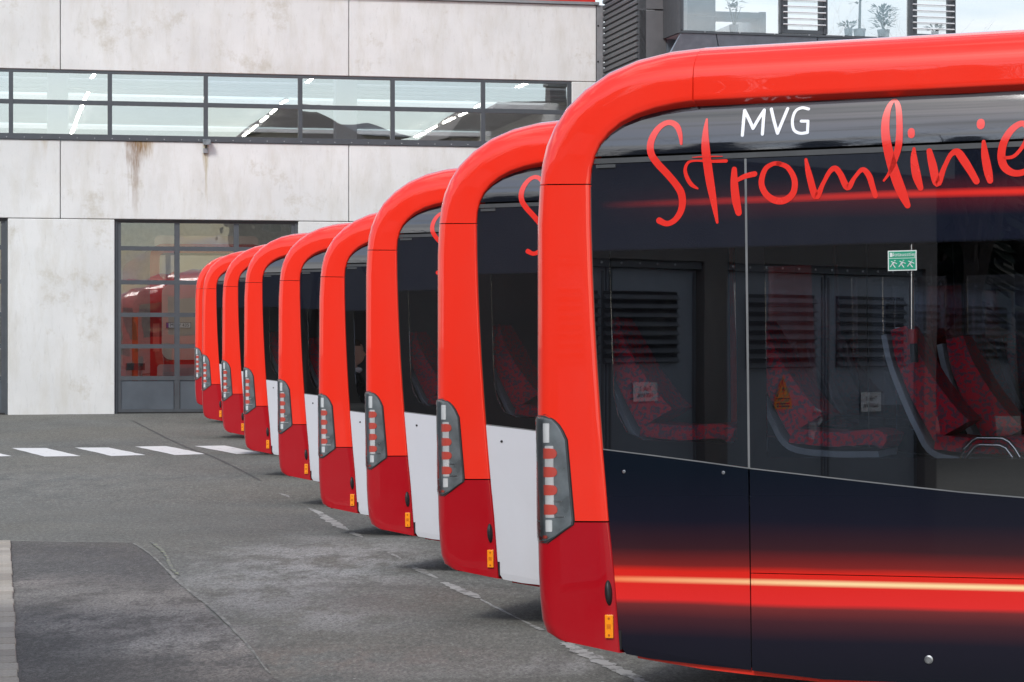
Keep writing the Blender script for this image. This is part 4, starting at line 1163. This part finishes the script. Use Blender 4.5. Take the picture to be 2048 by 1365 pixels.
# workshop clutter behind the lower gate panes
M['orange_paint'] = simple('orange_paint', (.62, .14, .03), .5)
def hall_item(name, x, y0, y1, dep, w, mat, label, cat, parts=1):
    s, zt_ = fs(x, y0, dep); e = empty(name, tuple(fw(s, dep, ZB)), (0, 0, math.atan2(FD.y, FD.x))); tag(e, label, cat)
    return e, zt_-ZB
e, h = hall_item('jack_post', 270, 700, 800, .9, .1, None, 'orange lifting post behind the lowest left gate pane', 'lifting post')
bevel(box('post', (-.06, .06, -.06, .06, .08, 2.1), M['orange_paint'], e), .01); bevel(box('foot', (-.16, .16, -.2, .2, 0, .08), M['orange_paint'], e), .01); box('lifting_arm', (-.2, .2, -.16, -.06, .9, 1.05), M['black'], e)
e, h = hall_item('cabinet', 250, 700, 790, 1.1, .1, None, 'low white workbench box behind the lowest left gate pane', 'cabinet')
bevel(box('cabinet_body', (-.45, .35, -.02, .4, .0, 1.0), M['hall_wall'], e), .01); box('drawer', (-.30, .30, -.035, -.021, .72, .92), M['lamp_white'], e); box('drawer', (-.30, .30, -.035, -.021, .42, .66), M['cap'], e)

# ------------------------------------------------------------------ office building on the right
office = empty('office_building')
tag(office, 'dark grey clad office block with ribbed corner and a projecting window bay', 'building')
M['clad'] = simple('dark_cladding', (.085, .092, .098), .45, .25, vary=.08)
M['clad2'] = simple('slate_cladding', (.26, .31, .36), .35, .25, vary=.12)
M['clad3'] = simple('grey_cladding', (.135, .14, .145), .45, .2, vary=.06)
cs_ = fs(1207.5, 100)[0]; A0 = fw(cs_+.02, .0, 0)
def onray(x, base_pt, dirv):
    k = (x-1024)/F; t_ = (k*base_pt.y-base_pt.x)/(dirv.x-k*dirv.y); return base_pt+dirv*t_
A1 = onray(1278, A0, -FN)
A2 = onray(1334, A1, FD)
RD = Vector((math.cos(R(35)), math.sin(R(35)), 0))
A3 = onray(1364, A2, RD)
zhi = 9.6; zlo = .3
def wallseg(name, P, Q, z0, z1, mat, th=.15, par=office):
    d = (Q-P).normalized(); n = Vector((-d.y, d.x, 0))
    v = [P+Vector((0, 0, z0)), Q+Vector((0, 0, z0)), Q+Vector((0, 0, z1)), P+Vector((0, 0, z1))]; v += [p+n*th for p in v]
    return link(name, v, [(0, 1, 2, 3), (7, 6, 5, 4), (0, 4, 5, 1), (1, 5, 6, 2), (2, 6, 7, 3), (3, 7, 4, 0)], mat, par)
wallseg('ribbed_wall', A0, A1, zlo, zhi, M['clad'], .15)
dd = (A1-A0).normalized(); nn = Vector((dd.y, -dd.x, 0))
nn = Vector((-1, 0, 0)) if nn.x < 0 and False else nn
if (nn.x) > 0: nn = -nn
rib = None; zz = 5.0
while zz < zhi-.1:
    if rib is None:
        P, Q = A0+nn*.001, A1+nn*.001
        prof = [(0, 0), (.045, .012), (.05, .06), (.045, .085), (0, .10)]
        v = []
        for e_ in (P, Q):
            for (o_, h_) in prof: v.append((e_.x+nn.x*o_, e_.y+nn.y*o_, h_))
        f = [(i, i+1, i+6, i+5) for i in range(4)] + [(0, 1, 2, 3, 4), (9, 8, 7, 6, 5)]
        rb = link('rib', v, f, M['clad'], office); rib = rb.data
    else:
        rb = bpy.data.objects.new('rib', rib); C.objects.link(rb); rb.parent = office
    rb.location = (0, 0, zz); zz += .125
zj = CAMZ+(HOR-19)/F*A1.y
for (z0, z1) in ((zlo, zj-4), (zj-4, zj-.01), (zj+.01, zhi)): wallseg('wall_panel', A1+FD*.012, A2-FD*.012, z0+.006, z1-.006, M['clad3'])
zj2 = CAMZ+(HOR-24)/F*A2.y
for (z0, z1) in ((zlo, zj2-.01), (zj2+.01, zhi)): wallseg('wall_panel', A2, A3+RD*.9, z0, z1, M['clad2'])
# window bay: front plane nearer than A3
BD = Vector((math.cos(R(14)), math.sin(R(14)), 0)); BN = Vector((-BD.y, BD.x, 0))
b0 = Vector(((1362-1024)/F*(A2.y-1.0), A2.y-1.0, 0))
def bs(x, y, dep=0.0):
    k = (x-1024)/F; o = b0+BN*dep; s = (k*o.y-o.x)/(BD.x-k*BD.y); return s, CAMZ+(HOR-y)/F*(o.y+s*BD.y)
def bw(s, d, z): return b0+BD*s+BN*d+Vector((0, 0, z))
bay = empty('window_bay', tuple(b0), (0, 0, math.atan2(BD.y, BD.x))); bay.parent = office
z_s = bs(1362, 66)[1]; s_far = 11.5
box('sill', (0, s_far, -.02, .12, z_s-.0, z_s+.045), M['frame'], bay)
# sloping soffit
m = MB(); dpt = .50; drop = .95
xl = 0.0; k = 0
while xl < s_far-.1:
    xr = min(s_far, (.75 if k == 0 else xl+2.2)); m = MB(); lo = xl-(.38 if k == 0 else -.012); xa = xl+(.012 if k else 0)
    lo2 = xr+(.35 if k == 0 else -.012) if k == 0 else xr-.012
    if k == 1: lo = xl+.38
    v = [(xa, 0, z_s-.01), (xr-.012, 0, z_s-.01), (lo2, dpt, z_s-drop), (lo, dpt, z_s-drop), (xa, .05, z_s-.002), (xr-.012, .05, z_s-.002), (lo2, dpt, z_s-drop+.1), (lo, dpt, z_s-drop+.1)]
    m.add(v, [(0, 1, 2, 3), (7, 6, 5, 4), (0, 4, 5, 1), (1, 5, 6, 2), (2, 6, 7, 3), (3, 7, 4, 0)]); m.build('soffit_panel', M['clad2'], bay)
    xl = xr; k += 1
box('lower_wall', (-.10, s_far, dpt, dpt+.2, .3, z_s-drop-.001), M['clad2'], bay)
m = MB()
for k in range(14): m.lathe([(.016, 0), (.016, .01), (.001, .012)], 8, lambda a, b, c, k=k: (.5+k*.75+a, -.021-c, z_s+.03+b))
m.build('rivet', M['screw'], bay)
wins = [(1367, 1560, 0), (1567, 1648, 1), (1655, 1818, 0), (1826, 1905, 1), (1911, 2110, 0), (2118, 2200, 1)]
ztw = z_s+2.0
for x0, x1, kind in wins:
    s0, s1 = bs(x0, 40)[0], bs(x1, 40)[0]
    wf = MB()
    wf.box(s0-.05, s0+.0, -.01, .10, z_s+.061, ztw); wf.box(s1, s1+.05, -.01, .10, z_s+.061, ztw); wf.box(s0+.001, s1-.001, 0, .1, ztw-.06, ztw)
    if kind:
        wf.box(s0+.001, s0+.10, .02, .10, z_s+.14, ztw-.07); wf.box(s1-.10, s1-.001, .02, .10, z_s+.14, ztw-.07); wf.box(s0+.001, s1-.001, .02, .10, z_s+.062, z_s+.14)
    w_ = wf.build('window_frame', M['frame'], bay)
    box('pane', (s0+.001, s1-.001, .06, .068, z_s+.0615, ztw-.061) if not kind else (s0+.10, s1-.10, .06, .068, z_s+.14, ztw-.07), M['office_glass'], w_)
    if kind:
        kz = z_s+.24
        while kz < ztw-.1:
            m = MB(); m.tube([(s0-.02, -.05, kz), (s1+.02, -.05, kz)], .014, 6); m.tube([(s0+.0, -.05, kz), (s0+.0, .0, kz)], .012, 6); m.tube([(s1-.0, -.05, kz), (s1-.0, .0, kz)], .012, 6)
            m.build('guard_bar', M['silver'], w_); kz += .125
box('bay_roof', (-.05, s_far, -.04, 4.0, ztw+.001, ztw+.5), M['clad3'], bay)
box('bay_side', (-.06, -.001, 0, 1.6, z_s, ztw), M['clad'], bay)
M['room'] = simple('office_wall', (.78, .80, .80), .8)
m = MB(); m.box(.12, .2, .2, 3.8, z_s+.021, ztw); m.box(s_far, s_far+.2, .2, 4, z_s+.021, ztw); m.build('room_wall', M['room'], bay)
box('room_floor', (0, s_far, .12, 4.0, z_s-.0, z_s+.02), M['room'], bay)
# plants on the inner sill
M['pot'] = simple('white_pot', (.75, .76, .77), .4)
M['leaf'] = simple('plant_leaf', (.06, .15, .03), .5, vary=.4, nscale=30)
M['leaf_yellow'] = simple('yellow_leaf', (.30, .38, .06), .5, vary=.3, nscale=30)
M['stem'] = simple('plant_stem', (.20, .17, .10), .8)
def plant(x, h, kind, label, potw=.13):
    s, _ = bs(x, 60, .35); p = bw(s, .35, z_s+.02)
    e = empty('potted_plant', tuple(p)); tag(e, label, 'plant', 'plants in white pots on the office sill')
    m = MB(); m.lathe([(potw*.75, 0), (potw*.8, .01), (potw, .20), (potw*1.04, .22), (potw*.9, .22), (potw*.88, .18)], 16); m.build('pot', M['pot'], e, 40)
    rnd = random.Random(int(x)); m = MB(); lf = MB()
    for k in range(7 if kind != 'trunk' else 1):
        a = rnd.uniform(0, 6.28); b = Vector((math.cos(a)*.15, math.sin(a)*.1, h*rnd.uniform(.7, 1)))
        if kind == 'trunk': b = Vector((.02, 0, h))
        m.tube([(0, 0, .18), (b.x*.5, b.y*.5, .2+b.z*.5), (b.x, b.y, .2+b.z)], [.012 if kind != 'trunk' else .03, .008 if kind != 'trunk' else .028, .004 if kind != 'trunk' else .025], 5)
    nl = 260 if kind == 'bush' else 40
    for k in range(nl):
        a = rnd.uniform(0, 6.28); r_ = rnd.uniform(.03, .24 if kind == 'bush' else .16); zc = .2+rnd.uniform(.1 if kind == 'bush' else .6, 1)*h
        c0 = Vector((math.cos(a)*r_, math.sin(a)*r_*.7, zc)); d = Vector((math.cos(a), math.sin(a)*.7, rnd.uniform(-.3, .8))).normalized(); sd = d.cross(Vector((0, 0, 1))).normalized()*.03
        ln_ = rnd.uniform(.08, .17); lf.add([c0, c0+d*ln_*.5+sd, c0+d*ln_, c0+d*ln_*.5-sd], [(0, 1, 2, 3)])
    m.build('stem', M['stem'], e, 60); o = lf.build('foliage', M['leaf'] if kind != 'long' else M['leaf_yellow'], e)
plant(1719, .85, 'trunk', 'tall potted plant on a bare trunk, left of the bushy one in the bay window')
plant(1767, .50, 'bush', 'bushy green potted plant on the office sill, rightmost in the middle pane')
plant(1697, .12, 'small', 'smallest plant, a low white pot at the left of the middle bay pane', .09)
plant(1468, .55, 'small', 'thin potted plant alone behind the wide left pane of the bay', .10)
plant(1870, .12, 'small', 'low potted plant behind the barred right window of the bay', .08)

# ------------------------------------------------------------------ transformer building beside the photographer (seen mirrored in the glass)
def reflect(p):
    """mirror a point in the side plane of the nearest bus"""
    o = B1 @ Vector((0, .012, 0)); n = (B1.to_3x3() @ Vector((0, 1, 0))).normalized()
    return p - n*2*((p-o).dot(n))
MA = R(45); MQ = Vector((2.567, 20.5, 0)); MD = Vector((math.cos(MA), math.sin(MA), 0))
RQ = reflect(MQ); RDv = reflect(MQ+MD)-RQ; RDv.z = 0; RDv.normalize(); RQ.z = 0
RN = Vector((-RDv.y, RDv.x, 0))
if RN.x > 0: RN = -RN              # into the building, away from the buses
def ms(x, y):
    k = (x-1024)/F; s = (k*MQ.y-MQ.x)/(MD.x-k*MD.y); return s, CAMZ+(HOR-y)/F*(MQ.y+s*MD.y)
tb = empty('transformer_building'); tb.matrix_world = frame(tuple(RQ), tuple(RDv), tuple(RN), (0, 0, 1)) 
TM = frame(tuple(RQ), tuple(RDv), tuple(RN), (0, 0, 1))
flip = RDv.cross(RN).z < 0
if flip:   # keep a right handed frame: s axis reversed
    tb.matrix_world = frame(tuple(RQ), tuple(-RDv), tuple(RN), (0, 0, 1))
SG = -1 if flip else 1
tag(tb, 'low rendered transformer building with grey louvred doors, mirrored in the nearest bus window', 'building')
print('trafo', RQ, RDv, RN, flip)
t = NT('rough_render')
t.pbr(t.ramp(t.noise(1.2, 6), [(.3, (.21, .195, .18)), (.7, (.29, .265, .24))]), .95, 0, t.bump(t.noise(60, 5, .8), 1.0, .02)); M['render'] = t.m
M['door_grey'] = simple('grey_steel_door', (.30, .34, .385), .45, .0, vary=.06)
M['louvre'] = simple('dark_louvre', (.12, .13, .14), .45, .0)
def tbox(name, s0, s1, d0, d1, z0, z1, mat, par=tb):
    a, b = sorted((s0*SG, s1*SG)); return box(name, (a, b, d0, d1, z0, z1), mat, par)
z_dt = 2.40
S_A, S_B = ms(1455, 600)[0], ms(1850, 600)[0]; S_seam = ms(1665, 600)[0]; S_end = ms(1873, 600)[0]
S_C, S_Dd = ms(1030, 600)[0], ms(1410, 600)[0]
S_beg = -9.0; H_T = 3.25
walls = [(S_beg, S_C, 0, H_T), (S_Dd, S_A, 0, H_T), (S_B, S_end, 0, H_T), (S_C, S_Dd, z_dt+.06, H_T), (S_A, S_B, z_dt+.06, H_T)]
m = MB()
for s0, s1, z0, z1 in walls:
    a, b = sorted((s0*SG, s1*SG)); m.box(a, b, 0, .3, z0, z1)
a, b = sorted((S_beg*SG, S_end*SG)); m.box(a, a+.25, .301, 4.5, 0, H_T); m.box(b-.25, b, .301, 4.5, 0, H_T); m.box(a+.251, b-.251, 4.2, 4.5, 0, H_T)
m.build('wall', M['render'], tb)
tbox('roof', S_beg-.1, S_end+.1, -.12, 4.6, H_T+.002, H_T+.22, M['cap'])
for (s0, s1) in ((S_C, S_Dd), (S_A, S_B)):
    fr_ = tbox('door_head', s0, s1, .03, .14, z_dt+.0, z_dt+.058, M['louvre'])
    m = MB(); n = int((s1-s0)/.21)
    for k in range(n): m.lathe([(.010, 0), (.010, .006), (.001, .008)], 8, lambda a, b, c, k=k: ((s0+.1+k*.21)*SG+a, .03-c, z_dt+.03+b))
    m.build('rivet', M['lamp_white'], fr_)
def tdoor(s0, s1, v0, v1, zb_, label=None):
    d = tbox('door', s0+.012, s1-.012, .08, .13, .06, z_dt-.006, M['door_grey'])
    m = MB(); a, b = sorted(((s0+.03)*SG, (s1-.03)*SG)); m.box(a, a+.02, .072, .0801, .09, z_dt-.03); m.box(b-.02, b, .072, .0801, .09, z_dt-.03); m.build('door_edge', M['louvre'], d)
    zt_ = z_dt-.18; n = 8; h = (zt_-zb_)/n
    tbox('vent_back', v0, v1, .070, .079, zb_, zt_, M['core'], d)
    for k in range(n):
        z = zb_+k*h; a, b = sorted((v0*SG, v1*SG)); mm = MB()
        mm.add([(a, .069, z), (b, .069, z), (b, .035, z+.01), (a, .035, z+.01), (a, .069, z+h*.62), (b, .069, z+h*.62), (b, .064, z+h*.62), (a, .064, z+h*.62)],
               [(0, 1, 2, 3), (3, 2, 6, 7), (7, 6, 5, 4), (0, 3, 7, 4), (1, 5, 6, 2)])
        mm.build('slat', M['louvre'], d)
    return d
zv = ms(1560, 738)[1]
d2 = tdoor(S_A, S_seam, ms(1507, 600)[0], ms(1643, 600)[0], zv)
d3 = tdoor(S_seam, S_B, ms(1686, 600)[0], ms(1820, 600)[0], zv)
zv1 = ms(1300, 728)[1]
d1 = tdoor((S_C+S_Dd)/2+.0, S_Dd, ms(1220, 600)[0], ms(1370, 600)[0], zv1)
d0 = tdoor(S_C, (S_C+S_Dd)/2, S_C+.1, (S_C+S_Dd)/2-.1, zv1)
M['paper'] = simple('white_sign', (.88, .88, .87), .6, vary=.03)
M['yellow'] = simple('warning_yellow', (.80, .42, .01), .4, vary=.05)
def tsign(door, x0, x1, y0, y1, lines):
    (sa, za), (sb, zb_) = ms(x0, y0), ms(x1, y1)
    sgn = tbox('sign', sa, sb, .062, .066, zb_, za, M['paper'], door)
    mx_ = (sa+sb)/2*SG; h = za-zb_
    # readable from in front of the building (viewer looks along +depth)
    for i, tx in enumerate(lines):
        text_mesh('lettering', tx, h*.33, M['black'], door, frame((mx_, .061, za-h*(.34+.36*i)), (1, 0, 0), (0, 0, 1), (0, -1, 0)), .0003)
tsign(d3, 1732, 1772, 785, 822, ['Trafo 1', '1600 kVA'])
tsign(d1, 1277, 1327, 766, 802, ['Trafo 2', '1600 kVA'])
# warning sign
(sa, za), (sb, zb_) = ms(1563, 753), ms(1597, 816)
sm = (sa+sb)/2*SG; hw = abs(sb-sa)/2; zc_ = zb_+(za-zb_)*.26
def tri(name, k, mat, y, par):
    cz = zc_+(za-zc_)*.38
    pts = [(-hw*k, (zc_-cz)*k+cz), (hw*k, (zc_-cz)*k+cz), (0, (za-cz)*k+cz)]
    return poly_prism(name, pts, [], lambda a, b, d: (sm+a, y+d, b), .003, mat, par)
tri('warning_sign', 1.0, M['yellow'], .064, d2); tri('sign_border', .86, M['black'], .0625, d2); tri('sign_field', .74, M['yellow'], .061, d2)
box('sign_plate', (sm-hw, sm+hw, .064, .067, zb_, zc_-.006), M['yellow'], d2)
m = MB(); cz = zc_+(za-zc_)*.36
for zq in (.62, .3): m.box(sm-hw*.75, sm+hw*.75, .0625, .0638, zb_+(zc_-zb_)*zq-.006, zb_+(zc_-zb_)*zq+.006)
bl = [(.012, .085), (-.018, .005), (.002, .01), (-.012, -.06), (.02, .025), (.0, .02), (.022, .085)]
v = [(sm+a, .0600, cz+b) for a, b in bl]; m.add(v, [(0, 1, 2), (2, 5, 6), (0, 2, 6), (2, 3, 4), (2, 4, 5)])
m.build('pictogram', M['black'], d2)
(sa, za), (sb, zb_) = ms(1640, 815), ms(1640, 850)
m = MB(); m.tube([(sa*SG, .05, za-.01), (sa*SG-.05*SG*-1, .03, za-.03), (sa*SG+.06*SG, .03, za-.09), (sa*SG+.03*SG, .04, za-.14)], .016, 8); m.box(sa*SG-.025, sa*SG+.035, .05, .08, za-.20, za-.12); m.build('handle', M['lamp_white'], d2, 50)
m = MB(); (sa, za) = ms(1637, 850); m.box(sa*SG-.02, sa*SG+.02, .05, .08, za-.12, za); m.build('lock_plate', M['lamp_white'], d2)

# ------------------------------------------------------------------ houses and bare trees behind the photographer
M['house_wall'] = simple('house_plaster', (.42, .37, .30), .9)
M['tiles'] = simple('roof_tiles', (.055, .042, .036), .7, vary=.3, nscale=3)
M['slate'] = simple('slate_roof', (.06, .065, .075), .6, vary=.2)
def mirror_facade(x, y, dist):
    """point whose image in the ribbon window appears at pixel (x,y), dist metres behind the facade's mirror side"""
    s, z = fs(x, y); P = fw(s, .06, z); d = (P-Vector((0, 0, CAMZ))).normalized(); n = FN; r = d-n*2*d.dot(n); return P+r*dist
def house(label, P, wid, dep, eave, ridge, rot, chim=None, mat=None):
    e = empty('house', (P.x, P.y, 0), (0, 0, rot)); tag(e, label, 'house', 'houses across the road behind the photographer')
    hw, hd = wid/2, dep/2
    box('wall', (-hw, hw, -hd, hd, 0, eave), M['house_wall'], e)
    m = MB(); v = [(-hw-.4, -hd-.5, eave-.15), (hw+.4, -hd-.5, eave-.15), (hw+.4, hd+.5, eave-.15), (-hw-.4, hd+.5, eave-.15), (-hw*.45, 0, ridge), (hw*.45, 0, ridge)]
    m.add(v, [(0, 1, 5, 4), (2, 3, 4, 5), (1, 2, 5), (3, 0, 4), (0, 3, 2, 1)]); rf = m.build('roof', mat or M['tiles'], e)
    if chim is not None:
        box('chimney', (chim-.5, chim+.5, -.4, .4, eave, ridge+.9), M['tiles'], rf); box('chimney_cap', (chim-.6, chim+.6, -.5, .5, ridge+.901, ridge+1.05), M['slate'], rf)
    for sx in (-.6, -.2, .2, .6):
        for fz in (.35, .72):
            w_ = box('window', (sx*hw-.5, sx*hw+.5, hd, hd+.04, eave*fz-.1, eave*fz+1.3), M['lamp_white'], e)
            box('pane', (sx*hw-.43, sx*hw+.43, hd+.041, hd+.05, eave*fz-.03, eave*fz+1.23), M['dark_glass'], w_)
p1_ = mirror_facade(600, 230, 85); p2_ = mirror_facade(720, 262, 92); p3_ = mirror_facade(1090, 182, 88)
house('pale house with brown hipped roof mirrored beside the second column in the ribbon window', p1_, 6.4, 6, p1_.z-1.7, p1_.z+.1, R(6))
house('low pale house mirrored beside the white column in the ribbon window', p2_, 4.4, 6, p2_.z-.6, p2_.z+.2, R(6), None, M['slate'])
house('brown roofed house with a chimney, mirrored at the right of the ribbon window', Vector((p3_.x-1.2, p3_.y, 0)), 10, 8, p3_.z-3.2, p3_.z-.7, R(6), 1.2)

M['bark'] = simple('bark', (.07, .055, .045), .9, bump=.6, bscale=40)
def bare_tree(P, h, seed, label, lean=0):
    rnd = random.Random(seed); tr = MB(); br = MB()
    def grow(p, d, ln_, r, lvl, mb):
        n = 4; pts = [p]; q = p.copy(); dd_ = d.copy()
        for i in range(n):
            dd_ = (dd_+Vector((rnd.uniform(-.16, .16), rnd.uniform(-.16, .16), rnd.uniform(-.02, .10)))).normalized(); q = q+dd_*ln_/n; pts.append(q.copy())
        mb.tube(pts, [r*(1-.6*i/n) for i in range(n+1)], 6 if lvl < 2 else 3, False)
        if lvl >= 5: return
        k = 6 if lvl == 0 else (4 if lvl < 4 else 3)
        for j in range(k):
            t_ = rnd.uniform(.35, 1) if lvl else .3+.7*(j+.5)/k
            idx = min(n-1, int(t_*n)); b_ = pts[idx].lerp(pts[idx+1], t_*n-idx)
            a = rnd.uniform(0, 6.28); side = Vector((math.cos(a), math.sin(a), 0))
            nd = (dd_*.75+side*rnd.uniform(.5, .9)+Vector((0, 0, .25))).normalized()
            grow(b_, nd, ln_*rnd.uniform(.5, .72), max(.004, r*(1-.6*t_)*.62), lvl+1, br)
    grow(Vector((0, 0, 0)), Vector((lean, 0, 1)).normalized(), h*.55, h*.018, 0, tr)
    e = empty('bare_tree', (P[0], P[1], 0)); tag(e, label, 'tree', 'leafless trees behind the photographer')
    tr.build('trunk', M['bark'], e, 60); br.build('branches', M['bark'], e)
    return e
tp = RQ+RDv*(S_end+4)+RN*-1.0
k = 0
first = None
T = []
for i in range(46):
    dx = 13 + 30*random.random()**.8; q = Vector((RQ.x-dx, RQ.y-S_end-3-dx*random.uniform(.15, 1.9), 0))
    T.append(q)
sources = [bare_tree(T[0], 11, 3, 'leafless tree nearest the corner of the transformer building'), bare_tree(T[1], 13, 8, 'tall leafless tree behind the transformer building')]
for i, q in enumerate(T[2:]):
    e = copy_tree(sources[i % 2]); e.location = (q.x, q.y, 0); e.rotation_euler = (0, 0, random.uniform(0, 6)); s_ = random.uniform(.8, 1.25); e.scale = (s_, s_, s_)
    e['label'] = 'leafless tree in the thicket beyond the transformer building'
T[0] = T[0]
sources[1]['label'] = 'leafless tree in the thicket beyond the transformer building'; sources[0]['label'] = 'leafless tree in the thicket beyond the transformer building'
# dark slope behind the thicket, added to block the sky in reflections
M['wood_floor'] = simple('added_slope', (.035, .033, .024), .95, vary=.5, nscale=.6)
hv = []; hf = []; nx, ny = 24, 14
for j in range(ny+1):
    for i in range(nx+1):
        ang = R(188+62*i/nx); rr_ = 44+60*j/ny
        hgt = 15*math.sin(min(1, j/ny*1.6)*math.pi/2)*min(1, i/4, (nx-i)/4+.0)*(.85+.3*random.random())
        hv.append((rr_*math.cos(ang)*1.0, rr_*math.sin(ang), max(0, hgt)-.02))
for j in range(ny):
    for i in range(nx): q = j*(nx+1)+i; hf.append((q, q+1, q+nx+2, q+nx+1))
struct(link('added_hill', hv, hf, M['wood_floor'], None, 80))
M['needle'] = simple('conifer_needles', (.022, .035, .018), .8, vary=.5, nscale=2)
def conifer(h, seed):
    rnd = random.Random(seed); tr = MB(); tr.tube([(0, 0, 0), (0, 0, h)], [.18, .02], 6); lf = MB()
    for k in range(900):
        f_ = rnd.random()**.8; z = h*(.12+.88*f_); rad = (1-f_)*h*.20*rnd.uniform(.35, 1.08)+.1; a = rnd.uniform(0, 6.28)
        c0 = Vector((math.cos(a)*rad, math.sin(a)*rad, z)); d = Vector((math.cos(a), math.sin(a), -.55+rnd.uniform(-.2, .3))).normalized(); sd = d.cross(Vector((0, 0, 1))).normalized()*rnd.uniform(.14, .26)
        ln_ = rnd.uniform(.4, .8); lf.add([c0-d*ln_, c0+sd, c0+d*ln_*.7, c0-sd], [(0, 1, 2, 3)])
    e = empty('conifer'); tag(e, 'dark conifer in the wood beyond the transformer building', 'tree', 'conifers in the wood behind the photographer')
    tr.build('trunk', M['bark'], e, 60); lf.build('crown', M['needle'], e); return e
cf = conifer(13, 5)
for i in range(16):
    e = cf if i == 0 else copy_tree(cf); ang = R(random.uniform(198, 238)); rr_ = random.uniform(27, 46)
    e.location = (rr_*math.cos(ang), rr_*math.sin(ang), 0); e.rotation_euler = (0, 0, random.uniform(0, 6)); s_ = random.uniform(.75, 1.15); e.scale = (s_, s_, s_)
def mirror_bay(x, y, dist):
    s, z = bs(x, y); P = bw(s, 0, z); d = (P-Vector((0, 0, CAMZ))).normalized(); r = d-BN*2*d.dot(BN); return P+r*dist
for x, y, dd_, sc in ((1490, 10, 46, 1.25), (1570, 30, 52, 1.2), (1690, 0, 42, 1.35), (1740, 10, 50, 1.4), (1800, 10, 44, 1.35), (1860, 20, 55, 1.3)):
    q = mirror_bay(x, y, dd_); e = copy_tree(sources[int(x) % 2]); e.location = (q.x, q.y, 0); e.rotation_euler = (0, 0, random.uniform(0, 6)); e.scale = (sc, sc, sc)
    e['label'] = 'leafless tree mirrored in the office bay window'
print('objects', len(bpy.data.objects))
